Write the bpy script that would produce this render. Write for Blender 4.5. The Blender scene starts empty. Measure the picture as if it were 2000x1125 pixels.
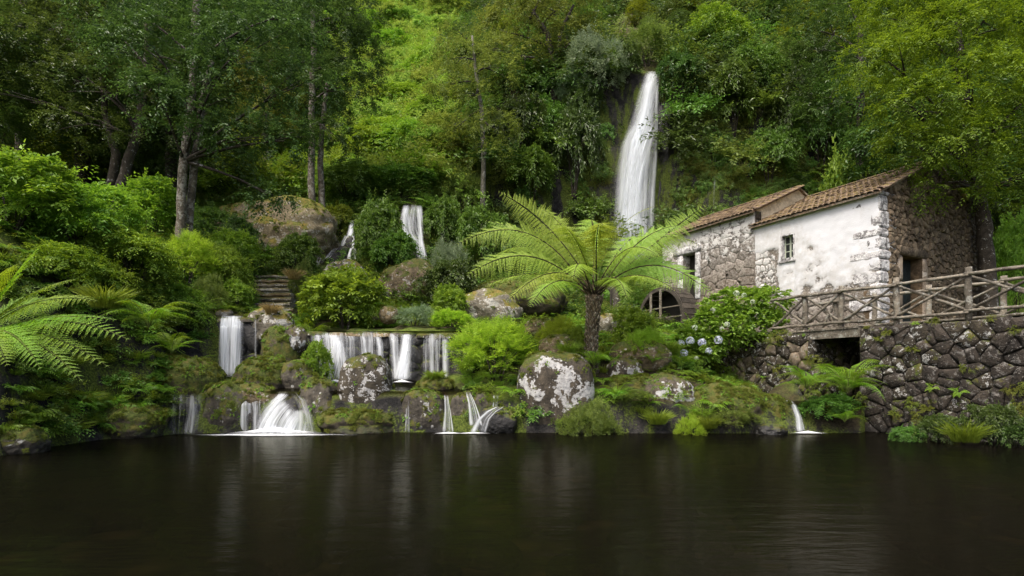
import bpy, math, random
import numpy as np
from mathutils import Vector, Matrix, noise as mnoise
from mathutils.bvhtree import BVHTree

S = bpy.context.scene
C = S.collection
R = math.radians

# ------------------------------------------------------------------ camera, light, exposure
F_PX = 1111.0           # focal length in pixels of the 2000 px wide photograph (20 mm lens on 36 mm)
HORIZON, CX, CAM_H = 736.0, 1000.0, 1.5
cam_d = bpy.data.cameras.new('camera')
cam_d.lens = 36.0 * F_PX / 2000.0
cam_d.sensor_width = 36.0
cam_d.shift_y = (HORIZON - 562.5) / 2000.0
cam_d.clip_start, cam_d.clip_end = 0.1, 900.0
cam = bpy.data.objects.new('camera', cam_d)
cam.location = (0, 0, CAM_H)
cam.rotation_euler = (R(90), 0, 0)
C.objects.link(cam)
S.camera = cam

SUN_EL, SUN_AZ = R(58), R(-146)      # azimuth from +Y, clockwise: the sun stands behind the camera's left shoulder
world = bpy.data.worlds.new('World')
S.world = world
world.use_nodes = True
wn = world.node_tree
sky = wn.nodes.new('ShaderNodeTexSky')
sky.sky_type = 'NISHITA'
sky.sun_disc = False
sky.sun_elevation = SUN_EL
sky.sun_rotation = SUN_AZ
sky.air_density, sky.dust_density, sky.ozone_density = 0.8, 6.0, 0.2
bg = wn.nodes['Background']
bg.inputs['Strength'].default_value = 0.15
wn.links.new(sky.outputs['Color'], bg.inputs['Color'])
sun_d = bpy.data.lights.new('sun', 'SUN')
sun_d.energy = 1.5
sun_d.angle = R(22)
sun_d.color = (1.0, 0.96, 0.90)
sun = bpy.data.objects.new('sun', sun_d)
sdir = Vector((math.sin(SUN_AZ) * math.cos(SUN_EL), math.cos(SUN_AZ) * math.cos(SUN_EL), math.sin(SUN_EL)))
sun.rotation_euler = sdir.to_track_quat('Z', 'Y').to_euler()
sun.location = (-20, -20, 40)
C.objects.link(sun)
vs = S.view_settings
vs.view_transform = 'Standard'
vs.look = 'None'
vs.gamma = 1.0
vs.exposure = 0.95
vs.use_curve_mapping = False
cy = S.cycles
cy.max_bounces, cy.diffuse_bounces, cy.glossy_bounces = 6, 3, 2
cy.transmission_bounces, cy.transparent_max_bounces = 4, 12
cy.use_denoising = True
cy.caustics_reflective = cy.caustics_refractive = False
cy.sample_clamp_indirect = 4.0

# ------------------------------------------------------------------ helpers
def at(px, py, Y):
    """The world point that the photograph shows at pixel (px, py), Y metres in front of the camera."""
    return np.array(((px - CX) / F_PX * Y, Y, CAM_H + (HORIZON - py) / F_PX * Y))

def tag(o, label=None, cat=None, group=None, kind=None):
    if label: o['label'] = label
    if cat: o['category'] = cat
    if group: o['group'] = group
    if kind: o['kind'] = kind
    return o

def empty(name, loc=(0, 0, 0), rz=0.0, **kw):
    o = bpy.data.objects.new(name, None)
    C.objects.link(o)
    o.location = tuple(float(v) for v in loc)
    o.rotation_euler = (0, 0, rz)
    o.empty_display_size = 0.2
    return tag(o, **kw)

def link(name, me, parent=None, loc=None, **kw):
    o = bpy.data.objects.new(name, me)
    C.objects.link(o)
    if parent is not None: o.parent = parent
    if loc is not None: o.location = tuple(float(v) for v in loc)
    return tag(o, **kw)

def copy_obj(o, parent=None):
    c = o.copy()
    C.objects.link(c)
    if parent is not None: c.parent = parent
    return c

def copy_tree(o):
    c = copy_obj(o)
    for ch in list(o.children):
        d = copy_obj(ch, c)
        for g in list(ch.children):
            copy_obj(g, d)
    return c

def mesh_np(name, V, Fc, mat=None, attrs=None, smooth=False, uv=None, mat_idx=None):
    """A mesh from arrays: V (n,3), Fc (m,k) with one k, attrs {name: per-vertex floats}, uv (n,2) per vertex."""
    V = np.ascontiguousarray(V, dtype=np.float32)
    Fc = np.ascontiguousarray(Fc, dtype=np.int32)
    m, k = Fc.shape
    me = bpy.data.meshes.new(name)
    me.vertices.add(len(V))
    me.vertices.foreach_set('co', V.ravel())
    me.loops.add(m * k)
    me.loops.foreach_set('vertex_index', Fc.ravel())
    me.polygons.add(m)
    me.polygons.foreach_set('loop_start', np.arange(0, m * k, k, dtype=np.int32))
    me.polygons.foreach_set('loop_total', np.full(m, k, dtype=np.int32))
    me.polygons.foreach_set('use_smooth', np.full(m, smooth, dtype=bool))
    for mt in (mat if isinstance(mat, (list, tuple)) else [mat]):
        if mt: me.materials.append(mt)
    if mat_idx is not None:
        me.polygons.foreach_set('material_index', np.asarray(mat_idx, dtype=np.int32))
    for an, av in (attrs or {}).items():
        a = me.attributes.new(an, 'FLOAT', 'POINT')
        a.data.foreach_set('value', np.ascontiguousarray(av, dtype=np.float32))
    if uv is not None:
        u = me.uv_layers.new(name='UVMap')
        u.data.foreach_set('uv', np.ascontiguousarray(uv[Fc.ravel()], dtype=np.float32).ravel())
    me.update()
    me.validate()
    return me

class MB:
    """Collects quads and triangles of boxes, tubes and the like into one mesh."""
    def __init__(self):
        self.v, self.f = [], []
    def add(self, vs_, fs_):
        o = len(self.v)
        self.v += [tuple(map(float, p)) for p in vs_]
        self.f += [tuple(i + o for i in f) for f in fs_]
        return self
    def box(self, a, b):
        x0, y0, z0 = a; x1, y1, z1 = b
        return self.add([(x0,y0,z0),(x1,y0,z0),(x1,y1,z0),(x0,y1,z0),(x0,y0,z1),(x1,y0,z1),(x1,y1,z1),(x0,y1,z1)],
                        [(3,2,1,0),(4,5,6,7),(0,1,5,4),(1,2,6,5),(2,3,7,6),(3,0,4,7)])
    def tube(self, pts, radii, sides=8, cap=True):
        pts = [Vector(p) for p in pts]
        n = len(pts)
        if not hasattr(radii, '__len__'): radii = [radii] * n
        t0 = (pts[1] - pts[0]).normalized()
        up = Vector((0, 0, 1)) if abs(t0.z) < 0.9 else Vector((1, 0, 0))
        vs_, fs_ = [], []
        for i in range(n):
            t = (pts[min(i + 1, n - 1)] - pts[max(i - 1, 0)]).normalized()
            a = t.cross(up)
            if a.length < 1e-4: a = t.cross(Vector((0, 1, 0)))
            a.normalize(); b = t.cross(a); up = a.cross(t).normalized() if False else up
            for k in range(sides):
                th = 2 * math.pi * k / sides
                vs_.append(pts[i] + (a * math.cos(th) + b * math.sin(th)) * radii[i])
        for i in range(n - 1):
            for k in range(sides):
                k2 = (k + 1) % sides
                fs_.append((i*sides+k, i*sides+k2, (i+1)*sides+k2, (i+1)*sides+k))
        if cap:
            fs_.append(tuple(range(sides))[::-1])
            fs_.append(tuple((n-1)*sides + k for k in range(sides)))
        return self.add(vs_, fs_)
    def mesh(self, name, mat, smooth=False):
        me = bpy.data.meshes.new(name)
        me.from_pydata(self.v, [], self.f)
        for mt in (mat if isinstance(mat, (list, tuple)) else [mat]):
            if mt: me.materials.append(mt)
        if smooth: me.polygons.foreach_set('use_smooth', [True] * len(me.polygons))
        me.update()
        return me
    def build(self, name, mat, parent=None, smooth=False, **kw):
        return link(name, self.mesh(name, mat, smooth), parent, **kw)

def unit(a):
    a = np.asarray(a, dtype=float)
    return a / np.maximum(np.linalg.norm(a, axis=-1, keepdims=True), 1e-9)

def fnoise(p, scale=1.0, seed=0.0, octaves=3):
    """Fractal noise in about [-1, 1] at one point."""
    v = Vector((p[0] * scale + seed * 17.3, p[1] * scale - seed * 9.1, p[2] * scale + seed * 5.7))
    return mnoise.fractal(v, 1.0, 2.0, octaves, noise_basis='PERLIN_ORIGINAL')

# ------------------------------------------------------------------ node helpers
class N:
    def __init__(self, name):
        self.m = bpy.data.materials.new(name)
        self.m.use_nodes = True
        self.t = self.m.node_tree
        self.t.nodes.clear()
        self.out = self.t.nodes.new('ShaderNodeOutputMaterial')
    def n(self, typ, ins=None, **props):
        nd = self.t.nodes.new('ShaderNode' + typ)
        for k, v in props.items(): setattr(nd, k, v)
        for k, v in (ins or {}).items():
            sk = nd.inputs[k]
            if hasattr(v, 'is_output'): self.t.links.new(v, sk)
            else: sk.default_value = v
        return nd
    def coord(self, kind='Object', scale=(1, 1, 1)):
        tc = self.n('TexCoord')
        mp = self.n('Mapping', {'Vector': tc.outputs[kind], 'Scale': scale})
        return mp.outputs[0]
    def noise(self, vec, scale, detail=4, rough=0.55, dist=0.0):
        nd = self.n('TexNoise', {'Vector': vec, 'Scale': scale, 'Detail': detail, 'Roughness': rough, 'Distortion': dist})
        return nd.outputs['Fac']
    def vor(self, vec, scale, feature='F1', out='Distance'):
        nd = self.n('TexVoronoi', {'Vector': vec, 'Scale': scale}, feature=feature)
        return nd.outputs[out]
    def ramp(self, fac, stops, interp='LINEAR'):
        nd = self.n('ValToRGB', {'Fac': fac})
        cr = nd.color_ramp
        cr.interpolation = interp
        while len(cr.elements) < len(stops): cr.elements.new(0.5)
        for e, (p, c) in zip(cr.elements, stops):
            e.position = p
            e.color = (c, c, c, 1) if not hasattr(c, '__len__') else (*c, 1)
        return nd.outputs['Color']
    def step(self, fac, lo, hi):
        nd = self.n('MapRange', {'Value': fac, 'From Min': lo, 'From Max': hi}, interpolation_type='SMOOTHSTEP')
        return nd.outputs[0]
    def math(self, op, a, b=0.0):
        nd = self.n('Math', operation=op)
        for i, v in enumerate((a, b)):
            if hasattr(v, 'is_output'): self.t.links.new(v, nd.inputs[i])
            else: nd.inputs[i].default_value = v
        return nd.outputs[0]
    def mix(self, fac, a, b, blend='MIX'):
        nd = self.n('Mix', data_type='RGBA', blend_type=blend)
        for i, v in ((0, fac), (6, a), (7, b)):
            if hasattr(v, 'is_output'): self.t.links.new(v, nd.inputs[i])
            else: nd.inputs[i].default_value = v if i == 0 else (*v, 1)
        return nd.outputs[2]
    def attr(self, name):
        return self.n('Attribute', attribute_name=name).outputs['Fac']
    def bump(self, h, strength=0.5, dist=0.05):
        return self.n('Bump', {'Height': h, 'Strength': strength, 'Distance': dist}).outputs[0]
    def pbsdf(self, color, rough=0.8, normal=None, spec=0.3):
        ins = {'Base Color': color if hasattr(color, 'is_output') else (*color, 1), 'Roughness': rough, 'Specular IOR Level': spec}
        if normal is not None: ins['Normal'] = normal
        return self.n('BsdfPrincipled', ins).outputs[0]
    def surf(self, sh):
        self.t.links.new(sh, self.out.inputs['Surface'])
        return self.m
    def mixsh(self, fac, a, b):
        nd = self.n('MixShader')
        for i, v in enumerate((fac, a, b)):
            if hasattr(v, 'is_output'): self.t.links.new(v, nd.inputs[i])
            else: nd.inputs[i].default_value = v
        return nd.outputs[0]

def leaf_mat(name, dark, light, trans=0.35, rough=0.5, var=0.3, hue=0.02, spec=0.35):
    """Leaves: colour between two greens by leaf, shifted a little from plant to plant; part of the light goes through."""
    k = N(name)
    col = k.mix(k.attr('tint'), dark, light)
    rnd = k.n('ObjectInfo').outputs['Random']
    hsv = k.n('HueSaturation', {'Color': col,
              'Hue': k.math('ADD', k.math('MULTIPLY', rnd, 2 * hue), 0.5 - hue),
              'Value': k.math('ADD', k.math('MULTIPLY', rnd, var), 1 - var / 2)}).outputs[0]
    p = k.pbsdf(hsv, rough, spec=spec)
    tcol = k.n('HueSaturation', {'Color': hsv, 'Hue': 0.485, 'Saturation': 1.05, 'Value': 1.5}).outputs[0]
    tr = k.n('BsdfTranslucent', {'Color': tcol}).outputs[0]
    return k.surf(k.mixsh(trans, p, tr))

def rock_mat(name, base, dark, lichen=0.0, moss=0.0, wet=0.0, lscale=2.2, lcol=(0.42, 0.42, 0.40), mosscol=(0.075, 0.10, 0.015), scale=1.0, nzw=0.35, bump=0.75):
    k = N(name)
    v = k.coord('Object', (scale,) * 3)
    rnd = k.n('ObjectInfo').outputs['Random']
    n1 = k.noise(v, 3.0, 6, 0.6)
    n2 = k.noise(v, 14.0, 4, 0.6)
    col = k.mix(k.step(n1, 0.32, 0.66), dark, base)
    col = k.mix(k.math('MULTIPLY', k.step(n2, 0.45, 0.75), 0.45), col, tuple(c * 1.6 for c in base))
    col = k.n('HueSaturation', {'Color': col, 'Value': k.math('ADD', k.math('MULTIPLY', rnd, 0.6), 0.7)}).outputs[0]
    if lichen > 0:
        l1 = k.noise(v, lscale, 5, 0.62, 0.6)
        l2 = k.noise(v, lscale * 7, 3, 0.6)
        f = k.math('ADD', l1, k.math('MULTIPLY', k.math('SUBTRACT', l2, 0.5), 0.35))
        th = 0.66 - 0.2 * lichen
        fac = k.step(f, th, th + 0.035)
        lc = k.mix(k.step(l2, 0.3, 0.7), tuple(c * 0.62 for c in lcol), lcol)
        col = k.mix(fac, col, lc)
        vn = k.n('TexVoronoi', {'Vector': k.mix(0.06, v, k.n('TexNoise', {'Vector': v, 'Scale': 9.0}).outputs['Color']), 'Scale': lscale * 3.2})
        cc = k.n('SeparateColor', {'Color': vn.outputs['Color']}).outputs[0]
        spot = k.math('MULTIPLY', k.step(vn.outputs['Distance'], 0.34, 0.26), k.step(cc, 1.02 - 0.45 * lichen, 1.04 - 0.45 * lichen))
        col = k.mix(k.math('MULTIPLY', spot, k.step(l2, 0.38, 0.5)), col, tuple(c * 0.85 for c in lcol))
    if moss > 0:
        nz = k.n('SeparateXYZ', {'Vector': k.n('NewGeometry').outputs['Normal']}).outputs['Z']
        m1 = k.noise(v, 2.3, 5, 0.65)
        m2 = k.noise(v, 24.0, 3, 0.6)
        f = k.math('ADD', k.math('MULTIPLY', nz, nzw), k.math('ADD', m1, k.math('MULTIPLY', m2, 0.25)))
        th = 0.80 + 0.7 * nzw - 0.42 * moss
        fac = k.step(f, th, th + 0.09)
        m3 = k.noise(v, 5.0, 3, 0.6)
        mc = k.mix(k.step(m2, 0.3, 0.7), tuple(c * 0.35 for c in mosscol), mosscol)
        mc = k.mix(k.step(m3, 0.42, 0.66), mc, (mosscol[0] * 1.15, mosscol[1] * .8, mosscol[2]))
        col = k.mix(fac, col, mc)
    wz = k.n('SeparateXYZ', {'Vector': k.n('NewGeometry').outputs['Position']}).outputs['Z']
    wetz = k.math('SUBTRACT', 1.0, k.step(k.math('SUBTRACT', wz, k.math('MULTIPLY', n1, 0.25)), -0.02, 0.10))
    col = k.mix(k.math('MULTIPLY', wetz, 0.65), col, (0.008, 0.008, 0.007))
    n4 = k.noise(v, 45.0, 3, 0.65)
    pit = k.vor(v, 26.0)
    h = k.math('ADD', n1, k.math('ADD', k.math('MULTIPLY', n2, 0.5), k.math('ADD', k.math('MULTIPLY', n4, 0.22), k.math('MULTIPLY', pit, 0.12))))
    nb = k.bump(h, bump, 0.08 / scale)
    return k.surf(k.pbsdf(col, k.math('SUBTRACT', 0.85 - 0.55 * wet, k.math('MULTIPLY', wetz, 0.3)), nb, 0.3 + 0.3 * wet))
# ------------------------------------------------------------------ materials
BARK_PALE = rock_mat('bark_pale', (0.15, 0.13, 0.095), (0.05, 0.042, 0.03), lichen=0.65, lscale=5, lcol=(0.28, 0.27, 0.23), moss=0.2)
BARK_DARK = rock_mat('bark_dark', (0.06, 0.05, 0.038), (0.022, 0.018, 0.013), lichen=0.15, lscale=6)
BARK_GREY = rock_mat('bark_grey', (0.22, 0.21, 0.16), (0.09, 0.085, 0.06), lichen=0.3, lscale=6, moss=0.3)
ROCK = rock_mat('basalt_mossy', (0.085, 0.075, 0.058), (0.028, 0.025, 0.02), lichen=0.25, moss=0.85)
ROCK_VERY_MOSSY = rock_mat('basalt_very_mossy', (0.075, 0.062, 0.04), (0.025, 0.022, 0.016), lichen=0.0, moss=1.15)
ROCK_LICHEN = rock_mat('basalt_lichen', (0.085, 0.07, 0.05), (0.03, 0.026, 0.02), lichen=0.72, moss=0.6, lscale=1.5, lcol=(0.46, 0.46, 0.45))
ROCK_LICHEN_FINE = rock_mat('basalt_fine_lichen', (0.085, 0.072, 0.05), (0.035, 0.03, 0.022), lichen=0.6, moss=0.6, lscale=4.2, lcol=(0.44, 0.44, 0.43))
ROCK_WET = rock_mat('basalt_wet', (0.020, 0.019, 0.018), (0.008, 0.008, 0.008), moss=0.5, wet=0.45)
ROCK_BROWN = rock_mat('rock_brown', (0.22, 0.17, 0.10), (0.09, 0.07, 0.04), lichen=0.4, moss=0.7, lscale=3, lcol=(0.40, 0.38, 0.33))
ROCK_PALE = rock_mat('rock_pale', (0.19, 0.172, 0.135), (0.08, 0.07, 0.05), lichen=0.55, moss=0.55, lscale=4, lcol=(0.45, 0.44, 0.40), scale=0.6, mosscol=(0.16, 0.17, 0.03))
WALL_STONE = rock_mat('wall_basalt', (0.042, 0.034, 0.026), (0.012, 0.010, 0.008), lichen=0.42, moss=0.32, lscale=9, lcol=(0.17, 0.16, 0.145), nzw=.08, bump=1.0)
WALL_MOSS = rock_mat('wall_basalt_mossy', (0.048, 0.040, 0.027), (0.022, 0.018, 0.013), lichen=0.4, moss=0.42, lscale=8, nzw=.1, bump=1.0)
HOUSE_STONE = rock_mat('house_stone', (0.33, 0.30, 0.26), (0.15, 0.13, 0.105), lichen=0.6, lscale=4, lcol=(0.52, 0.51, 0.48))
HOUSE_STONE_LOW = rock_mat('house_stone_brown', (0.27, 0.22, 0.165), (0.10, 0.08, 0.058), lichen=0.35, lscale=5, lcol=(0.42, 0.38, 0.32))
QUOIN = rock_mat('quoin_stone', (0.36, 0.35, 0.35), (0.13, 0.125, 0.12), lichen=0.8, lscale=7, lcol=(0.72, 0.72, 0.71))
RUBBLE = rock_mat('rubble_stone', (0.165, 0.128, 0.085), (0.05, 0.038, 0.026), lichen=0.25, lscale=6, lcol=(0.30, 0.25, 0.17))
TILE = rock_mat('roof_tile_clay', (0.29, 0.20, 0.135), (0.115, 0.085, 0.062), lichen=0.7, lscale=4, lcol=(0.38, 0.33, 0.25), moss=0.68, mosscol=(0.16, 0.15, 0.045))
WOOD = rock_mat('weathered_log', (0.175, 0.155, 0.12), (0.065, 0.055, 0.042), lichen=0.4, lscale=6, lcol=(0.30, 0.30, 0.26), moss=0.1)
WOOD_DARK = rock_mat('old_dark_wood', (0.068, 0.058, 0.046), (0.03, 0.026, 0.02))
BANK_STONE = rock_mat('brown_bank_stone', (0.15, 0.12, 0.085), (0.05, 0.04, 0.028), lichen=0.35, moss=0.5, lscale=6, lcol=(.26,.24,.2), nzw=.1)
SOIL = rock_mat('soil', (0.05, 0.04, 0.022), (0.02, 0.016, 0.01), moss=0.8)

def terrain_mat():
    k = N('hillside_ground')
    v = k.coord('Object')
    n1 = k.noise(v, 0.35, 6, 0.6)
    n2 = k.noise(v, 3.0, 5, 0.65)
    n3 = k.noise(v, 20.0, 3, 0.6)
    nz = k.n('SeparateXYZ', {'Vector': k.n('NewGeometry').outputs['Normal']}).outputs['Z']
    moss = k.mix(k.step(n2, 0.35, 0.65), (0.035, 0.055, 0.010), (0.11, 0.15, 0.025))
    soil = k.mix(k.step(n3, 0.3, 0.7), (0.022, 0.018, 0.011), (0.07, 0.055, 0.03))
    rock = k.mix(k.step(n2, 0.4, 0.7), (0.014, 0.014, 0.014), (0.05, 0.047, 0.043))
    flat = k.mix(k.step(n1, 0.42, 0.58), soil, moss)
    v2 = k.coord('Object', (1, 1, 0.25))
    st = k.noise(v2, 1.6, 6, 0.65)
    cliff = k.mix(k.step(k.math('ADD', st, k.math('MULTIPLY', n3, 0.2)), 0.55, 0.68), rock, k.mix(k.step(n3, .35, .65), (0.035, 0.05, 0.010), (0.095, 0.125, 0.022)))
    col = k.mix(k.step(nz, 0.45, 0.7), cliff, flat)
    nb = k.bump(k.math('ADD', n2, k.math('MULTIPLY', n3, 0.5)), 0.8, 0.12)
    return k.surf(k.pbsdf(col, 0.9, nb, 0.15))
TERRAIN_MAT = terrain_mat()

# ------------------------------------------------------------------ terrain: columns of (depth Y, height z) knots, lofted
# knots: under water, waterline, first bank, back of lower terrace, weir top, garden, garden back, mid slope, cliff foot, cliff top, hill, hill, ridge
TP = {
 -800: [(6,-1),(6.5,0),(7.2,1.8),(8.5,3.6),(9.5,5),(12,7),(16,7),(20,9),(26,12),(32,16),(50,28),(75,46),(110,86)],
 0:    [(10.2,-1),(10.8,0),(11.3,1.2),(12.2,3.0),(13.0,4.5),(15.5,6.5),(20,8.2),(24,9.3),(30,11.5),(36,15),(52,28),(75,45),(110,85)],
 200:  [(13,-1),(13.6,0),(14.1,1.2),(14.6,2.6),(15.2,3.8),(17,5.5),(21,7.0),(25,8.5),(30,10.6),(36,14.5),(52,28),(76,46),(110,85)],
 300:  [(13.8,-1),(14.3,0),(14.8,1.0),(15.3,2.2),(15.8,3.4),(17.8,5.3),(22,6.9),(26,8.5),(30,10.2),(36,14.2),(52,28),(77,46),(111,85)],
 350:  [(14.5,-1),(15,0),(15.5,1.0),(17.0,1.8),(17.5,3.5),(19.7,5.0),(23,6.2),(26,8.0),(30,10),(36,14),(52,28),(78,47),(112,85)],
 480:  [(14.9,-1),(15.3,0),(15.7,1.0),(17.9,1.4),(18.1,3.3),(20,3.8),(24,5.9),(28,8.2),(32,10.5),(37,14),(52,26),(80,47),(112,86)],
 600:  [(15.0,-1),(15.4,0),(15.8,1.02),(18.1,1.3),(18.3,2.9),(20.5,3.2),(25,5.5),(28,7.2),(31.5,10),(36,13.5),(50,24),(80,46),(112,87)],
 800:  [(15.0,-1),(15.4,0),(15.8,1.02),(18.1,1.3),(18.3,2.9),(21,3.3),(25,5.0),(28.6,7.3),(30.2,10.4),(36,14.5),(50,26),(80,47),(112,88)],
 900:  [(15.0,-1),(15.4,0),(15.8,1.05),(18,1.5),(18.4,2.85),(21.5,3.5),(26,4.9),(30,7.4),(33,10),(36.5,16),(50,29),(80,49),(112,90)],
 1000: [(14.9,-1),(15.3,0),(15.7,0.9),(17,1.5),(18.5,2.4),(22,3.6),(27,4.9),(31,7.5),(34.5,10),(36.5,18.5),(48,29),(80,52),(112,92)],
 1150: [(14.8,-1),(15.2,0),(15.6,0.85),(16.8,1.5),(18,2.2),(22,3.4),(27,4.4),(32,7.5),(35.3,10),(36.8,20),(48,31),(80,54),(112,94)],
 1240: [(14.7,-1),(15.1,0),(15.5,0.85),(16.8,1.4),(18,2.1),(22,3.2),(27,4.1),(32,7),(35.6,10),(36.4,20.3),(48,31),(80,55),(112,95)],
 1330: [(14.7,-1),(15.1,0),(15.5,0.85),(16.6,1.3),(18,1.9),(22,2.9),(27,3.5),(32,6.5),(34.5,10),(36,20.2),(48,32),(80,55),(112,96)],
 1400: [(14.7,-1),(15.1,0),(15.5,0.85),(17.2,1.15),(20.2,1.5),(21,2.78),(27,3.3),(31,6.5),(33.5,9.5),(35,19),(46,31),(80,55),(112,96)],
 1450: [(14.7,-1),(15.1,0),(15.5,0.78),(17.2,0.95),(19.45,1.2),(19.9,2.75),(27,3.25),(30.8,6),(33,9),(35,18),(46,30),(80,55),(112,96)],
 1500: [(14.7,-1),(15.1,0),(15.5,0.72),(17.0,0.85),(18.6,1.0),(19.0,2.72),(27,3.2),(30.5,6),(32.5,9),(35,18),(46,30),(80,55),(112,96)],
 1584: [(14.8,-1),(15.2,0),(15.6,0.6),(17.3,0.75),(17.8,2.75),(21,2.85),(27,3.2),(30,6),(32,9),(34.5,17),(46,30),(80,55),(112,96)],
 1592: [(14.8,-1),(15.2,0),(15.6,0.6),(17.5,0.7),(20.6,0.8),(21.2,2.85),(27,3.2),(30,6),(32,9),(34.5,17),(46,30),(80,55),(112,96)],
 1682: [(14.8,-1),(15.2,0),(15.7,0.6),(17.0,0.7),(20.0,0.8),(20.5,2.85),(26,3.2),(30,6),(31.8,9),(34.3,17),(46,30),(80,55),(112,96)],
 1694: [(15.7,-1),(15.9,-.2),(16.05,2.5),(17,2.8),(18.5,2.85),(21,2.9),(26,3.2),(29.5,6),(31.5,9),(34,17),(46,30),(80,55),(112,96)],
 1850: [(14.1,-1),(14.25,-.2),(14.4,2.5),(15.5,2.8),(17,2.85),(20,2.9),(25,3.2),(28,6),(30,9),(33,17),(46,30),(80,55),(112,96)],
 2000: [(12.75,-1),(12.9,-.2),(13.05,2.5),(14,2.8),(16,2.85),(19,2.9),(23,3.2),(26,6),(28.5,9.5),(33,18),(46,31),(80,56),(112,96)],
 2300: [(10.7,-1),(10.9,-.2),(11.1,2.5),(12,2.8),(14,2.85),(17,3),(20,3.6),(23,6),(26,9.5),(31,17),(46,31),(80,56),(112,96)],
 2900: [(8.1,-1),(8.3,-.2),(8.5,2.5),(9.5,2.8),(11,2.9),(14,3.2),(17,4),(21,7),(25,11),(30,17),(46,31),(80,56),(112,96)],
}
KSUB = [2, 4, 7, 7, 9, 10, 10, 12, 12, 16, 14, 14]

def build_terrain():
    cols = sorted(TP)
    cx = np.array(cols, dtype=float)
    K = np.array([TP[c] for c in cols], dtype=float)                # (ncol, 13, 2)
    px = np.unique(np.concatenate([np.arange(-800, 2901, 14.0), cx]))
    kn = np.stack([np.stack([np.interp(px, cx, K[:, j, d]) for j in range(13)], 1) for d in (0, 1)], 2)
    rows = []
    for j in range(12):
        for i in range(KSUB[j]):
            t = i / KSUB[j]
            rows.append(kn[:, j] * (1 - t) + kn[:, j + 1] * t)
    rows.append(kn[:, 12])
    G = np.stack(rows, 1)                                           # (npx, nrow, 2)
    ncol, nrow = G.shape[:2]
    V = np.zeros((ncol, nrow, 3))
    V[..., 0] = (px[:, None] - CX) / F_PX * G[..., 0]
    V[..., 1] = G[..., 0]
    V[..., 2] = G[..., 1]
    ks = np.cumsum([0] + KSUB)
    P = V.reshape(-1, 3)
    far = P[:, 1]
    for i in range(len(P)):
        p = P[i]
        r = i % nrow
        if r < ks[1]: continue
        a = 0.10 if p[1] < 19 else (0.22 if p[1] < 28 else min(0.5 + (p[1] - 28) * 0.035, 2.2))
        if p[0] > 6.5 and p[1] < 29: a = 0.04
        q = fnoise(p, 0.9 if p[1] < 30 else 0.28, 1.0, 4)
        P[i, 2] += a * q
        if ks[8] <= r <= ks[9]: P[i, 1] -= 0.6 * fnoise(p, 0.35, 5.0, 4) + 0.25 * fnoise(p, 1.3, 6.0, 3)
    idx = np.arange(ncol * nrow).reshape(ncol, nrow)
    Fq = np.stack([idx[:-1, :-1], idx[1:, :-1], idx[1:, 1:], idx[:-1, 1:]], -1).reshape(-1, 4)
    me = mesh_np('hillside', P, Fq, TERRAIN_MAT, smooth=True)
    o = link('hillside', me, kind='structure', label='steep green valley side rising from the pool to the cliff and ridge')
    return o, P, Fq
hill_obj, TV, TF = build_terrain()
BVH = BVHTree.FromPolygons([tuple(p) for p in TV], [tuple(f) for f in TF])

def ground(x, y, default=0.0):
    h = BVH.ray_cast(Vector((x, y, 200)), Vector((0, 0, -1)))
    return h[0].z if h[0] is not None else default

def hit(px, py):
    """Terrain point and normal seen at a pixel of the photograph."""
    d = Vector(((px - CX) / F_PX, 1.0, (HORIZON - py) / F_PX)).normalized()
    h = BVH.ray_cast(Vector((0, 0, CAM_H)), d)
    if h[0] is None: return None, None
    n = h[1]
    return np.array(h[0]), np.array(n if n.z > 0 or n.y < 0 else -n)

# pool bed and the wide ground beyond the frame
def bed_mat():
    k = N('pool_bed')
    v = k.coord('Object')
    n1 = k.vor(v, 1.6, 'F1')
    n2 = k.noise(v, 5.0, 5, 0.6)
    col = k.mix(k.step(k.math('ADD', n1, k.math('MULTIPLY', n2, 0.4)), 0.3, 0.8), (0.16, 0.13, 0.085), (0.04, 0.034, 0.024))
    return k.surf(k.pbsdf(col, 0.9, k.bump(n1, 0.6, 0.2), 0.1))
g = MB(); g.add([(-300, -300, -0.75), (300, -300, -0.75), (300, 115, -0.75), (-300, 115, -0.75)], [(0, 1, 2, 3)])
g.build('ground', bed_mat(), kind='structure')

def water_mat(name, rough=0.09, tint=(0.26, 0.225, 0.14), bump=0.20, sc=(0.9, 3.0, 1), ior=1.23):
    k = N(name)
    v = k.coord('Object', sc)
    h = k.math('ADD', k.noise(v, 1.1, 3, 0.5, 0.4), k.math('MULTIPLY', k.noise(v, 5.5, 3, 0.5), 0.35))
    nb = k.bump(h, bump, 0.06)
    fr = k.n('Fresnel', {'IOR': ior}).outputs[0]
    gl = k.n('BsdfGlossy', {'Color': (0.38, 0.37, 0.31, 1), 'Roughness': rough, 'Normal': nb}).outputs[0]
    tr = k.n('BsdfTransparent', {'Color': (*tint, 1)}).outputs[0]
    df = k.n('BsdfDiffuse', {'Color': (0.008, 0.0075, 0.005, 1)}).outputs[0]
    return k.surf(k.mixsh(fr, k.mixsh(0.45, tr, df), gl))
POOL = water_mat('pool_water', rough=0.14)
def sheet(name, poly, z, mat, **kw):
    g = MB(); g.add([(x, y, z) for x, y in poly], [tuple(range(len(poly)))])
    return g.build(name, mat, **kw)
sheet('pool_water', [(-60, -40), (60, -40), (60, 17.2), (-60, 17.2)], 0.0, POOL, kind='structure', label='dark still pool in the foreground mirroring the green bank')
T_WATER = water_mat('stream_water', rough=0.1, tint=(0.35, 0.33, 0.25))
def ring(pxs, y0, y1): return [((p - CX) / F_PX * y0, y0) for p in pxs] + [((p - CX) / F_PX * y1, y1) for p in reversed(pxs)]
sheet('upper_stream_water', ring((590, 900), 18.22, 20.5), 2.965, T_WATER, kind='structure')
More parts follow.
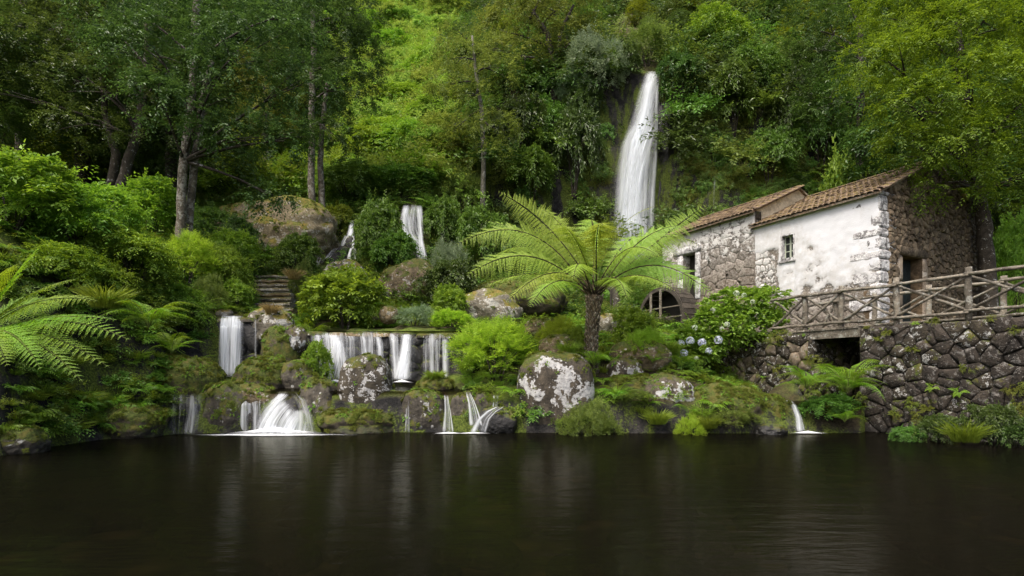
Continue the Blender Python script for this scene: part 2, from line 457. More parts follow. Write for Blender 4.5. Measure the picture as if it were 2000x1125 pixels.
_tw = [((p - CX) / F_PX * y, y, z) for y, z in ((15.72, 1.09), (18.3, 1.40)) for p in ((385, 905) if y < 16 else (905, 385))]
g = MB(); g.add(_tw, [(0, 1, 2, 3)])
g.build('terrace_water', T_WATER, kind='structure')
sheet('channel_water', ring((1500, 1690), 15.55, 20.2), 0.78, T_WATER, kind='structure')
# ------------------------------------------------------------------ the mill: local frame x = towards the near corner, y = into the building
O2 = np.array((11.56, 17.89))                       # near corner of the white wall
DX = np.array((0.463, -0.887)); DX /= np.linalg.norm(DX)
DY = np.array((-DX[1], DX[0]))
RZ = math.atan2(DX[1], DX[0])
GZ = 2.85                                           # level of the yard
def W(x, y, z=0.0):
    p = O2 + DX * x + DY * y
    return (p[0], p[1], z)

def clip_poly(poly, nx, ny, d):
    out = []
    for i in range(len(poly)):
        a, b = poly[i], poly[(i + 1) % len(poly)]
        da, db = a[0]*nx + a[1]*ny - d, b[0]*nx + b[1]*ny - d
        if da <= 0: out.append(a)
        if (da < 0 < db) or (db < 0 < da):
            t = da / (da - db)
            out.append((a[0] + (b[0]-a[0])*t, a[1] + (b[1]-a[1])*t))
    return out

def voronoi(pts, bound):
    """Convex cells of the points inside the convex polygon bound."""
    pts = np.asarray(pts)
    cells = []
    for i, p in enumerate(pts):
        d2 = ((pts - p) ** 2).sum(1)
        poly = list(bound)
        for j in np.argsort(d2)[1:20]:
            q = pts[j]
            n = q - p
            poly = clip_poly(poly, n[0], n[1], (q @ q - p @ p) / 2)
            if len(poly) < 3: break
        cells.append(poly)
    return cells

def course_points(rng, u0, u1, v0, v1, wid, hei, jit=0.25, vary=0.4):
    """Points in jittered courses, so that the cells read as laid stones."""
    out = []
    nv = max(1, round((v1 - v0) / hei))
    for r in range(nv):
        v = v0 + (r + 0.5) * (v1 - v0) / nv
        u = u0 + rng.uniform(0, wid)
        while u < u1:
            out.append((u, v + rng.uniform(-jit, jit) * hei))
            u += wid * rng.uniform(1 - vary, 1 + vary)
    return np.array(out)

def chaikin(p, k=.22):
    q = []
    for i in range(len(p)):
        a, b = p[i], p[(i + 1) % len(p)]
        q.append((a[0]*(1-k) + b[0]*k, a[1]*(1-k) + b[1]*k)); q.append((a[0]*k + b[0]*(1-k), a[1]*k + b[1]*(1-k)))
    return q

def stone_mesh(name, poly, mp, bulge, mat, rng, joint=0.02, back=0.12, smooth_poly=True, shade=True):
    """One stone: outline in wall coordinates, mp(u, v, out) -> local point."""
    c = np.mean(poly, 0)
    size = np.mean(np.linalg.norm(np.array(poly) - c, axis=1))
    if size < 0.03: return None
    k = max(0.3, 1 - joint / size)
    P = [(c[0] + (p[0]-c[0])*k, c[1] + (p[1]-c[1])*k) for p in poly]
    if smooth_poly: P = chaikin(P, smooth_poly if smooth_poly is not True else .22)
    if len(P) > 4: P = [(p[0] + rng.normal(0, .035) * size, p[1] + rng.normal(0, .035) * size) for p in P]
    n = len(P)
    b = bulge * rng.uniform(0.55, 1.35)
    tu, tv = rng.uniform(-.25, .25, 2) * b / size
    vs_, fs_ = [], []
    for sc, o in ((1.0, -back), (1.0, 0.25 * b), (0.82, 0.8 * b)):
        for p in P:
            du, dv = (p[0]-c[0])*sc, (p[1]-c[1])*sc
            vs_.append(mp(c[0]+du, c[1]+dv, o + (0 if o < 0 else du*tu + dv*tv + rng.uniform(-.12, .12)*b)))
    vs_.append(mp(c[0], c[1], b))
    for r in range(2):
        for i in range(n):
            j = (i + 1) % n
            fs_.append((r*n+i, r*n+j, (r+1)*n+j, (r+1)*n+i))
    for i in range(n): fs_.append((2*n+i, 2*n+(i+1) % n, 3*n))
    me = bpy.data.meshes.new(name)
    me.from_pydata([tuple(map(float, p)) for p in vs_], [], fs_)
    me.materials.append(mat)
    me.polygons.foreach_set('use_smooth', [bool(shade)] * len(fs_))
    me.update()
    return me

def area(p):
    return abs(sum(p[i][0]*p[(i+1) % len(p)][1] - p[(i+1) % len(p)][0]*p[i][1] for i in range(len(p)))) / 2

def lay_stones(parent, cells, mp, bulge, mats, rng, joint=0.02, name='stone', join=None, **kw):
    n, jv, jf = 0, [], []
    for poly in cells:
        if len(poly) < 3 or area(poly) < 0.006: continue
        c = np.mean(poly, 0)
        me = stone_mesh(name, poly, mp, bulge, mats[rng.integers(len(mats))] if not callable(mats) else mats(c, rng), rng, joint, **kw)
        if me and join and join(c):                                   # past the limit of single pieces: one joined part
            o_ = len(jv); jv += [tuple(v.co) for v in me.vertices]; jf += [tuple(i + o_ for i in p.vertices) for p in me.polygons]
            mt = me.materials[0]; bpy.data.meshes.remove(me)
        elif me: link(name, me, parent); n += 1
    if jv:
        me = bpy.data.meshes.new('rubble_masonry'); me.from_pydata(jv, [], jf); me.materials.append(mt); me.update()
        link('rubble_masonry', me, parent, kind='stuff')
    return n

def wall_panel(us, vs_, holes, thick, mp, topf=None):
    """A wall slab with openings: cuts us x vs_, holes (u0,u1,v0,v1); front at out=0, back at out=-thick. topf(u) bends the top row."""
    g = MB()
    nu, nv = len(us), len(vs_)
    def hole(i, j):
        if not (0 <= i < nu - 1 and 0 <= j < nv - 1): return True
        u, v = (us[i] + us[i+1]) / 2, (vs_[j] + vs_[j+1]) / 2
        return any(h[0] < u < h[1] and h[2] < v < h[3] for h in holes)
    zz = lambda u, v: v if topf is None else (v if v <= topf[1] else topf[1] + (v - topf[1]) * (topf[0](u) - topf[1]) / (vs_[-1] - topf[1]))
    ix = {}
    def vid(i, j, b):
        if (i, j, b) not in ix:
            ix[(i, j, b)] = len(g.v)
            g.v.append(tuple(map(float, mp(us[i], zz(us[i], vs_[j]), -thick if b else 0.0))))
        return ix[(i, j, b)]
    for i in range(nu - 1):
        for j in range(nv - 1):
            if hole(i, j): continue
            g.f.append((vid(i,j,0), vid(i+1,j,0), vid(i+1,j+1,0), vid(i,j+1,0)))
            g.f.append((vid(i,j,1), vid(i,j+1,1), vid(i+1,j+1,1), vid(i+1,j,1)))
            for (a, b, di, dj) in (((i,j),(i+1,j),0,-1), ((i+1,j),(i+1,j+1),1,0), ((i+1,j+1),(i,j+1),0,1), ((i,j+1),(i,j),-1,0)):
                if hole(i + di, j + dj):
                    g.f.append((vid(*a,0), vid(*a,1), vid(*b,1), vid(*b,0)))
    return g

def plaster_mat():
    k = N('worn_white_plaster')
    v = k.coord('Object')
    w = k.attr('wear')                                   # above 0.5: plaster gone
    n2 = k.noise(v, 9.0, 5, 0.65, 0.4)
    n3 = k.noise(v, 30.0, 3, 0.6)
    f = k.math('ADD', w, k.math('MULTIPLY', k.math('SUBTRACT', n2, 0.5), 0.55))
    worn = k.step(f, 0.47, 0.55)
    white = k.mix(k.step(k.noise(v, 1.3, 4, 0.6), 0.35, 0.75), (0.64, 0.655, 0.675), (0.58, 0.592, 0.605))
    white = k.mix(k.math('MULTIPLY', k.step(f, 0.22, 0.48), 0.5), white, (0.42, 0.40, 0.36))
    stone = k.mix(k.step(n3, 0.35, 0.65), (0.07, 0.06, 0.05), (0.26, 0.23, 0.19))
    stone = k.mix(k.step(n2, 0.58, 0.66), stone, (0.5, 0.49, 0.46))
    col = k.mix(worn, white, stone)
    h = k.math('ADD', k.math('MULTIPLY', worn, -0.8), k.math('MULTIPLY', n3, 0.35))
    return k.surf(k.pbsdf(col, 0.85, k.bump(h, 0.7, 0.04), 0.2))
PLASTER = plaster_mat()
def eroded(name, z0, z1, amount=.5, brown=0.0):
    """Laid stone under limewash that survives towards the eaves (height z1) and is gone at the foot (z0)."""
    k = N(name)
    v = k.coord('Object'); rnd = k.n('ObjectInfo').outputs['Random']
    z = k.n('SeparateXYZ', {'Vector': v}).outputs['Z']
    n1 = k.noise(v, 2.4, 6, .68, .5); n2 = k.noise(v, 11, 5, .65); n3 = k.noise(v, 34, 3, .6)
    base = k.mix(k.step(z, z0, z1), (.25, .215, .175), (.36, .345, .32))
    dark = k.mix(k.step(z, z0, z1), (.085, .06, .04), (.13, .12, .105))
    col = k.mix(k.step(k.math('ADD', n2, k.math('MULTIPLY', n3, .4)), .52, .84), dark, base)
    col = k.n('HueSaturation', {'Color': col, 'Value': k.math('ADD', k.math('MULTIPLY', rnd, .5), .75)}).outputs[0]
    f = k.math('ADD', k.math('ADD', k.math('MULTIPLY', n1, .8), k.math('MULTIPLY', n2, .45)), k.math('MULTIPLY', k.step(z, z0, z1), .42))
    col = k.mix(k.step(f, 1.16 - amount, 1.23 - amount), col, k.mix(n3, (.48, .47, .44), (.64, .635, .62)))
    return k.surf(k.pbsdf(col, .88, k.bump(k.math('ADD', n1, k.math('ADD', k.math('MULTIPLY', n2, .8), k.math('MULTIPLY', n3, .5))), .9, .06), .2))
ERODED = eroded('eroded_limewash_stone', 1.4, 5.3, .235)
ERODED_LOW = eroded('speckled_bare_stone', -1.0, 3.4, .20)
MORTAR = rock_mat('lime_mortar', (0.30, 0.27, 0.22), (0.12, 0.10, 0.08), lichen=0.5, lscale=6, lcol=(0.6, 0.59, 0.56))
MORTAR_DARK = rock_mat('dark_joint_earth', (0.040, 0.034, 0.024), (0.022, 0.018, 0.012), moss=0.5)
GABLE_MORTAR = rock_mat('brown_mortar', (0.12, 0.085, 0.05), (0.045, 0.032, 0.02))
PAINT = N('green_grey_paint'); PAINT_M = PAINT.surf(PAINT.pbsdf((0.38, 0.42, 0.33), 0.6))
GLASS = N('old_window_glass'); GLASS_M = GLASS.surf(GLASS.pbsdf((0.012, 0.016, 0.014), 0.12, spec=0.5))
DOORWOOD = rock_mat('dark_green_door', (0.012, 0.022, 0.022), (0.006, 0.010, 0.010))
DARK = N('unlit_interior'); DARK_M = DARK.surf(DARK.pbsdf((0.02, 0.018, 0.015), 0.95))  # near-black colour stands in for the shade inside openings

def tile_mesh(L=0.44, w0=0.125, w1=0.10, h=0.062, n=6):
    """Half-round clay tile along -y (downslope at y=0), arched up; thick at the lower rim."""
    vs_, fs_ = [], []
    for (y, w, hh) in ((0, w0, h), (L, w1, h * 0.85)):
        for k in range(n + 1):
            th = math.pi * k / n
            vs_.append((-math.cos(th) * w, y, math.sin(th) * hh))
    for k in range(n + 1):
        th = math.pi * k / n
        vs_.append((-math.cos(th) * (w0 - .022), 0, math.sin(th) * (h - .022)))
    for k in range(n + 1):
        th = math.pi * k / n
        vs_.append((-math.cos(th) * (w0 - .022), 0.25, math.sin(th) * (h - .022)))
    m = n + 1
    for k in range(n):
        fs_.append((k, k + 1, m + k + 1, m + k))
        fs_.append((k + 1, k, 2*m + k, 2*m + k + 1))
        fs_.append((2*m + k + 1, 2*m + k, 3*m + k, 3*m + k + 1))
    me = bpy.data.meshes.new('roof_tile')
    me.from_pydata(vs_, [], fs_); me.materials.append(TILE)
    me.polygons.foreach_set('use_smooth', [True] * len(fs_)); me.update()
    return me
TILE_ME = tile_mesh()

def roof(parent, x0, x1, y_e, z_e, y_r, z_r, seed, back_y=None):
    """Tiled slope from the eave line (y_e, z_e) up to the ridge (y_r, z_r), for local x in x0..x1."""
    rng = np.random.default_rng(seed)
    ang = math.atan2(z_r - z_e, y_r - y_e)
    Ls = math.hypot(y_r - y_e, z_r - z_e)
    g = MB()
    yb = back_y if back_y is not None else 2 * y_r - y_e
    zb = z_r - (yb - y_r) * math.tan(ang)
    t = 0.07
    g.add([(x0, y_e, z_e), (x1, y_e, z_e), (x1, y_r, z_r), (x0, y_r, z_r), (x0, y_e, z_e - t), (x1, y_e, z_e - t), (x1, y_r, z_r - t), (x0, y_r, z_r - t),
           (x0, yb, zb), (x1, yb, zb), (x0, yb, zb - t), (x1, yb, zb - t)],
          [(0,1,2,3), (7,6,5,4), (4,5,1,0), (5,6,2,1), (7,4,0,3), (3,2,9,8), (10,11,6,7), (8,9,11,10), (2,6,11,9), (3,8,10,7)])
    r = g.build('roof', TILE, parent)
    ncol = max(2, round((x1 - x0) / 0.205))
    nrow = max(2, round(Ls / 0.36))
    for i in range(ncol):
        x = x0 + (i + 0.5) * (x1 - x0) / ncol
        for j in range(nrow):
            s = j * Ls / nrow - 0.05
            o = link('roof_tile', TILE_ME, r)
            o.location = (x + rng.normal(0, .008), y_e + s * math.cos(ang), z_e + s * math.sin(ang) + 0.015 + rng.uniform(0, .015))
            o.rotation_euler = (ang - 0.06 + rng.normal(0, .02), rng.normal(0, .05), rng.normal(0, .035))
            sc = (x1 - x0) / ncol / 0.215
            o.scale = (sc, 1, rng.uniform(.9, 1.1))
    nr = round((x1 - x0) / 0.38)
    for i in range(nr):
        o = link('ridge_tile', TILE_ME, r)
        o.location = (x0 + i * (x1 - x0) / nr, y_r, z_r + 0.02)
        o.rotation_euler = (0.03, 0, -R(90)); o.scale = (1.25, 1, 1.25)
    # verge: tiles turned along the gable edge nearest the camera
    nv = round(Ls / 0.36)
    for j in range(nv):
        s = j * Ls / nv
        o = link('verge_tile', TILE_ME, r)
        o.location = (x1 - 0.02, y_e + s * math.cos(ang), z_e + s * math.sin(ang) + 0.065)
        o.rotation_euler = (ang - 0.06, 0.2, 0); o.scale = (1.05, 1, 1)
    return r

# --- whitewashed house: x from -4.65 to 0, front wall y=0, gable wall x=0 from y=0 to 6.1
HL, HDp = 4.65, 6.15
RIDGE_Y, EAVE, RIDGE_Z = 3.07, 7.36, 8.80
house = empty('mill_house', W(0, 0, GZ), RZ, label='whitewashed stone mill house with a small six-paned window and red tiled roof', cat='house')
Z = lambda z: z - GZ
front = lambda u, v, o: (u, -o, v)
win = (-3.50, -2.95, Z(5.78), Z(6.70))
# front wall as a fine relief of plaster over stone
rngh = np.random.default_rng(3)
def build_front():
    dx = 0.055
    us = np.unique(np.round(np.concatenate([np.arange(-HL, 0.001, dx), [0.0, win[0], win[1]]]), 4))
    vv = np.unique(np.round(np.concatenate([np.arange(0, Z(EAVE), dx), [Z(EAVE), win[2], win[3]]]), 4))
    def wear(u, z):
        p = (u, 3.0, z)
        zz = z + GZ
        base = 4.55 + 0.25 * fnoise(p, 0.8, 2, 3)
        w = 0.5 - (zz - base) * 0.28                           # plaster is lost towards the ground
        w = max(w, 0.05)
        if u < -3.35 and zz < 6.45:                            # bare patch beside and below the window
            e = min((-3.35 - u) / 0.5, (6.45 - zz) / 0.35, 1.0)
            w = max(w, 0.25 + 0.42 * e)
        if zz > 4.3:
            tri = (-1.2 - u) * 0.30 + (5.55 - zz) * 0.28       # speckled triangle under the window
            w = max(w, min(0.40, 0.2 + tri))
        if u > -1.1: w = max(w, 0.22)
        w += (0.20 if zz < 5.9 or u > -.9 else .20 - min(.14, (zz - 5.9) * .3)) * fnoise(p, 2.6, 4, 4)
        return w if zz < 7.1 or u > -1 else min(w, .2)
    vs_, wr, ids, faces = [], [], {}, []
    def vid(i, j):
        if (i, j) not in ids:
            u, z = us[i], vv[j]
            w = wear(u, z)
            o = 0.035 * (1 - min(max((w - 0.42) / 0.14, 0), 1)) + 0.012 * fnoise((u, 1, z), 3.5, 7, 3)
            if i in (0, len(us)-1) or abs(u-win[0]) < .01 or abs(u-win[1]) < .01: o = 0.02
            ids[(i, j)] = len(vs_); vs_.append((u, -o, z)); wr.append(w)
        return ids[(i, j)]
    for i in range(len(us) - 1):
        for j in range(len(vv) - 1):
            u, z = (us[i]+us[i+1])/2, (vv[j]+vv[j+1])/2
            if win[0] < u < win[1] and win[2] < z < win[3]: continue
            faces.append((vid(i,j), vid(i+1,j), vid(i+1,j+1), vid(i,j+1)))
    me = mesh_np('front_wall', np.array(vs_), np.array(faces), PLASTER, {'wear': np.array(wr)}, smooth=True)
    link('front_wall', me, house)
    g = wall_panel([-HL, win[0], win[1], 0], [0, win[2], win[3], Z(EAVE)], [win], 0.45, lambda u, v, o: (u, -o + 0.03, v))
    g.build('wall_core', MORTAR, house)
build_front()
# window: reveal lining, frame, mullions, panes, sill
rv = MB()
a, b, c_, d_ = win
for q in ((a-.002, a+.045, c_, d_), (b-.045, b+.002, c_, d_)): rv.box((q[0], -.04, q[2]), (q[1], .26, q[3]))
rv.box((a+.046, -.04, d_-.045), (b-.046, .26, d_+.003)); rv.box((a+.046, -.07, c_-.03), (b-.046, .26, c_+.045))
wf = empty('window', (0, 0, 0)); wf.parent = house
rv.build('reveal', PLASTER if False else QUOIN, wf)
A, B, Cz, D = a + .046, b - .046, c_ + .046, d_ - .046
fr = MB()
mid = (A + B) / 2
for x0, x1 in ((A, A+.035), (mid-.03, mid-.004), (mid+.004, mid+.03), (B-.035, B)): fr.box((x0, .14, Cz), (x1, .19, D))
for hx0, hx1 in ((A+.036, mid-.031), (mid+.031, B-.036)):
    for z0, z1 in ((Cz, Cz+.035), (D-.035, D)): fr.box((hx0, .142, z0), (hx1, .188, z1))
    for t in (1/3, 2/3):
        z = Cz + (D - Cz) * t; fr.box((hx0, .142, z-.012), (hx1, .185, z+.012))
fr.build('frame', PAINT_M, wf)
for hx0, hx1 in ((A+.036, mid-.031), (mid+.031, B-.036)):
    for t in range(3):
        z0 = Cz + (D-Cz)*t/3; p = MB().box((hx0, .160, z0+.02), (hx1, .166, z0+(D-Cz)/3-.02)); p.build('pane', GLASS_M, wf)
MB().box((a-.06, -.09, c_-.10), (b+.06, .0, c_-.031)).build('sill', QUOIN, wf)
# quoins at the near corner, wrapping both faces
zq, qi = 0.0, 0
while zq < Z(EAVE) - 0.1:
    h = rngh.uniform(0.28, 0.55); long_ = qi % 2 == 0
    fw, gw = (rngh.uniform(.55, .95), rngh.uniform(.35, .5)) if long_ else (rngh.uniform(.22, .45), rngh.uniform(.65, .85))
    h = min(h, Z(EAVE) - zq)
    q = MB(); j = lambda s=.02: rngh.uniform(-s, s)
    x0, x1, y0, y1, z0, z1 = -fw, 0.05 + j(.015), -0.038 + j(.012), gw, zq + .012, zq + h - .012
    n = 3
    pts = lambda z, s: [(x0+s+j(), y0+s, z), ((x0+x1)/2+j(), y0+s*.4+j(.008), z), (x1-s, y0+s, z), (x1-s*.4+j(.008), (y0+y1)/2, z), (x1-s, y1-s+j(), z), (x0+s+j(), .02, z)]
    rows = [pts(z0, .035), pts(z0+.05, 0), pts((z0+z1)/2, -.006), pts(z1-.05, 0), pts(z1, .035)]
    vs_ = [p for r in rows for p in r]; m = 6
    fs_ = [(r*m+k, r*m+(k+1) % m, (r+1)*m+(k+1) % m, (r+1)*m+k) for r in range(4) for k in range(m)] + [tuple(range(m))[::-1], tuple(4*m+k for k in range(m))]
    q.add(vs_, fs_)
    q.build('quoin', QUOIN, house, smooth=False)
    zq += h; qi += 1
# bare stones showing at the foot of the front wall and below the window
pts = course_points(rngh, -HL + .1, -0.9, 0.0, 1.62, .5, .27)
cells = voronoi(pts, [(-HL, 0), (-.9, 0), (-.9, 1.66), (-HL, 1.62)])
lay_stones(house, cells, front, .035, [ERODED_LOW], rngh, .010, smooth_poly=.15)
pts = course_points(rngh, -HL + .05, -3.55, 1.7, 3.4, .34, .26)
cells = voronoi(pts, [(-HL, 1.68), (-3.6, 1.68), (-3.75, 2.6), (-3.75, 3.15), (-4.2, 3.5), (-HL, 3.45)])
lay_stones(house, cells, front, .022, [ERODED_LOW], rngh, .012, smooth_poly=.15)
# gable wall with the doorway
gab = lambda u, v, o: (o, u, v)
door = (1.22, 2.42, 0.0, Z(5.45))
slope = (RIDGE_Z - EAVE) / RIDGE_Y
gtop = lambda u: Z(EAVE) + slope * (RIDGE_Y - abs(u - RIDGE_Y)) - .02
g = wall_panel([0.0, .4, .8, door[0], 1.8, door[1], RIDGE_Y, 3.7, 4.4, 5.2, HDp], [0, door[3], 3.6, 4.2, 5.0], [door], .5, gab, (gtop, door[3]))
g.build('gable_wall', GABLE_MORTAR, house)
g = wall_panel([0.0, RIDGE_Y, HDp], [0, 2.0, 5.0], [], .4, lambda u, v, o: (-HL + .4 + o, u, v), (gtop, 2.0))
g.build('far_gable_wall', MORTAR, house)
g = wall_panel([-HL, 0], [0, Z(EAVE)], [], .4, lambda u, v, o: (u, HDp + o, v)); g.build('rear_wall', GABLE_MORTAR, house)
rngg = np.random.default_rng(8)
P1 = course_points(rngg, .45, HDp - .05, 0.1, 5.9, .25, .175, .5, .7)
P1 = np.array([p for p in P1 if p[1] < gtop(p[0]) - .06 and not (door[0] - .27 < p[0] < door[1] + .27 and p[1] < door[3] + .3)])
bound = [(.42, 0), (HDp, 0), (HDp, gtop(HDp)), (RIDGE_Y, gtop(RIDGE_Y)), (.42, gtop(.42))]
# the door surround claims its own ground so no rubble covers it
ghost = np.array([(x, y) for x in np.arange(door[0] - .1, door[1] + .2, .22) for y in np.arange(.05, door[3] + .2, .22)])
allp = np.vstack([P1, ghost]); cells = voronoi(allp, bound)[:len(P1)]
lay_stones(house, cells, gab, .095, [RUBBLE], rngg, .004, smooth_poly=.1, shade=False, join=lambda c: c[0] > 3.0)
for (u0, u1, v0, v1, dep) in ((door[0]-.26, door[0]-.012, 0, 0.9, .07), (door[0]-.26, door[0]-.012, .92, 1.75, .07), (door[0]-.26, door[0]-.012, 1.77, door[3]-.01, .07),
                              (door[1]+.012, door[1]+.24, 0, 1.2, .07), (door[1]+.012, door[1]+.24, 1.22, door[3]-.01, .07), (door[0]-.42, door[1]+.42, door[3]+.012, door[3]+.30, .11)):
    me = stone_mesh('door_stone', [(u0, v0), (u1, v0), (u1, v1), (u0, v1)], gab, dep, RUBBLE if v0 > 2 else HOUSE_STONE_LOW, rngg, .006, back=.2, smooth_poly=False)
    link('door_stone', me, house)
dr = MB()
for i in range(6):
    u0 = door[0] + .01 + i * (door[1]-door[0]-.02)/6
    dr.box((-.40, u0+.004, .02), (-.35, u0 + (door[1]-door[0]-.02)/6 - .004, door[3]-.01))
dd = dr.build('door', DOORWOOD, house)
MB().tube([(-.345, door[1]-.2, 1.0), (-.30, door[1]-.2, 1.0), (-.30, door[1]-.2, 1.14), (-.345, door[1]-.2, 1.14)], .012, 6).build('handle', WOOD_DARK, dd)
rf = roof(house, -HL - .12, 0.14, -0.20, Z(EAVE) - .09 + .03, RIDGE_Y, Z(RIDGE_Z) + .03, 5)

# --- long stone annex to the left: x from -9.75 to -4.66
AX0, AX1 = -9.75, -HL - .01
AE, AR, ARY, ADp = 7.93, 9.17, 2.57, 5.1
annex = empty('stone_mill_annex', W(-7.2, 0, GZ), RZ, label='bare stone mill annex with flaking whitewash and a dark doorway behind the tree fern', cat='house')
XA = 7.2
afront = lambda u, v, o: (u + XA, -o - .03, v)
adoor = (-8.45, -7.72, Z(4.85), Z(6.92))
aw = (-5.6, -5.2, 9, 9.1)
g = wall_panel([AX0, adoor[0], adoor[1], AX1], [0, adoor[2], adoor[3], Z(AE)], [adoor], .5, afront); g.build('front_wall', ERODED, annex)
aslope = (AR - AE) / ARY
atop = lambda u: Z(AE) + aslope * (ARY - abs(u - ARY)) - .02
g = wall_panel([0.0, ARY, ADp], [0, 2.0, Z(AR)], [], .4, lambda u, v, o: (AX1 + o + XA, u, v), (atop, 2.0)); 
GABW = rock_mat('stained_limewash', (0.62, 0.55, 0.44), (0.40, 0.34, 0.25), lichen=0.0); 
g.build('gable_wall', GABW, annex)
g = wall_panel([0.0, ARY, ADp], [0, 2.0, Z(AR)], [], .4, lambda u, v, o: (AX0 + .4 + o + XA, u, v), (atop, 2.0)); g.build('far_gable_wall', MORTAR, annex)
g = wall_panel([AX0, AX1], [0, Z(AE)], [], .4, lambda u, v, o: (u + XA, ADp + o, v)); g.build('rear_wall', MORTAR, annex)
MB().box((adoor[0]+XA-.3, .4, adoor[2]), (adoor[1]+XA+.3, .46, adoor[3]+.1)).build('door', DARK_M, annex)  # no door leaf: near-black panel paints the unlit room behind the opening
rnga_dummy = None
rnga = np.random.default_rng(21)
P1 = course_points(rnga, AX0 + .1, AX1 - .1, .15, Z(AE) - .05, .58, .36, .09, .5)
keep = [p for p in P1 if not (adoor[0] - .28 < p[0] < adoor[1] + .28 and adoor[2] - .2 < p[1] < adoor[3] + .32)]
ghost = np.array([(x, y) for x in np.arange(adoor[0]-.08, adoor[1]+.2, .22) for y in np.arange(adoor[2], adoor[3] + .25, .22)])
cells = voronoi(np.vstack([keep, ghost]), [(AX0, 0), (AX1, 0), (AX1, Z(AE)), (AX0, Z(AE))])[:len(keep)]
lay_stones(annex, cells, afront, .02, [ERODED], rnga, .004, smooth_poly=.1)
for (u0, u1, v0, v1) in ((adoor[0]-.3, adoor[0]-.01, adoor[2], 3.0), (adoor[0]-.3, adoor[0]-.01, 3.02, adoor[3]-.01), (adoor[1]+.01, adoor[1]+.32, adoor[2], 2.9), (adoor[1]+.01, adoor[1]+.32, 2.92, adoor[3]-.01), (adoor[0]-.5, adoor[1]+.35, adoor[3]+.01, adoor[3]+.33)):
    link('door_stone', stone_mesh('door_stone', [(u0, v0), (u1, v0), (u1, v1), (u0, v1)], afront, .07, QUOIN, rnga, .006, back=.3, smooth_poly=False), annex)
zq = Z(EAVE) - .5
while zq < Z(AE) - .05:                                                        # dark quoins above the lower roof
    h = min(rnga.uniform(.3, .42), Z(AE) - zq); w_ = rnga.uniform(.35, .6)
    link('quoin', stone_mesh('quoin', [(0.05, zq), (w_, zq), (w_, zq + h), (0.05, zq + h)], lambda u, v, o: (AX1 + o + XA + .012, u - .05, v), .05, WALL_STONE, rnga, .01, smooth_poly=False), annex)
    zq += h
roof(annex, AX0 - .15 + XA, AX1 + .10 + XA, -.24, Z(AE) - .08 + .03, ARY, Z(AR) + .03, 6)
# ------------------------------------------------------------------ water wheel, yard, fences, walls
wheel = empty('water_wheel', W(-8.81, -1.0, 2.6), RZ, label='round wooden water wheel with spokes standing against the annex wall', cat='water wheel')
WR, WC = 1.46, 4.02 - 2.6
def ring_mesh(r0, r1, y0, y1, n=40):
    g = MB(); vs_, fs_ = [], []
    for k in range(n):
        th = 2 * math.pi * k / n
        c, s = math.cos(th), math.sin(th)
        vs_ += [(c*r0, y0, WC + s*r0), (c*r1, y0, WC + s*r1), (c*r1, y1, WC + s*r1), (c*r0, y1, WC + s*r0)]
    for k in range(n):
        a, b = 4*k, 4*((k+1) % n)
        for i in range(4):
            j = (i+1) % 4; fs_.append((a+i, a+j, b+j, b+i))
    return g.add(vs_, fs_)
ring_mesh(WR - .17, WR, -.06, .0).build('rim', WOOD_DARK, wheel)
ring_mesh(WR - .17, WR, .80, .86).build('rim', WOOD_DARK, wheel)
for k in range(36):
    th = 2 * math.pi * k / 36
    c, s = math.cos(th), math.sin(th); t = np.array((-s, c)); n_ = np.array((c, s)); P = n_ * (WR - .02)
    w2 = math.pi * WR / 36 - .012
    g = MB()
    q = lambda a, b, y: (P[0] + t[0]*a + n_[0]*b, y, WC + P[1] + t[1]*a + n_[1]*b)
    g.add([q(-w2, 0, 0.003), q(w2, 0, 0.003), q(w2, .04, 0.003), q(-w2, .04, 0.003), q(-w2, 0, .797), q(w2, 0, .797), q(w2, .04, .797), q(-w2, .04, .797)],
          [(3,2,1,0), (4,5,6,7), (0,1,5,4), (1,2,6,5), (2,3,7,6), (3,0,4,7)])
    g.build('stave', WOOD_DARK, wheel)
for x in (-.55, .08):
    hgt = math.sqrt((WR - .1)**2 - x*x)
    MB().box((x-.065, -.10, WC-hgt), (x+.065, -.065, WC+hgt)).build('spoke', WOOD, wheel)
for z in (-.75, -.35, .08, .52):
    hgt = math.sqrt((WR - .1)**2 - z*z)
    MB().box((-hgt, -.062, WC+z-.022), (hgt, -.03, WC+z+.022)).build('crossbar', WOOD, wheel)
MB().tube([(0, -.25, WC), (0, 1.0, WC)], .11, 10).build('axle', WOOD_DARK, wheel)
ring_mesh(.02, WR-.19, .70, .74).build('painted_dark_inside', DARK_M, wheel)  # near-black disc, the shade inside the wheel put into its colour
# curved dark stone buttress left of the wheel, and a thin post
b0 = at(1206, 628, 25.5)
butt = MB()
cp = [at(1206, 640, 25.5), at(1206, 610, 25.5), at(1204, 585, 25.5), at(1197, 565, 25.5), at(1186, 552, 25.5)]
butt.tube([p - b0 for p in cp], [.22, .19, .17, .18, .2], 8)
butt.build('stone_buttress', ROCK, None, True, loc=b0, label='dark curved stone prop left of the water wheel', cat='buttress')
p0 = at(1193, 625, 24.5); p1 = at(1193, 560, 24.5)
g = MB().tube([(0, 0, -.3), (0, 0, p1[2] - p0[2])], [.05, .04], 7)
g.build('wooden_post', WOOD_DARK, loc=p0, label='thin dark post standing behind the tree fern trunk', cat='post')

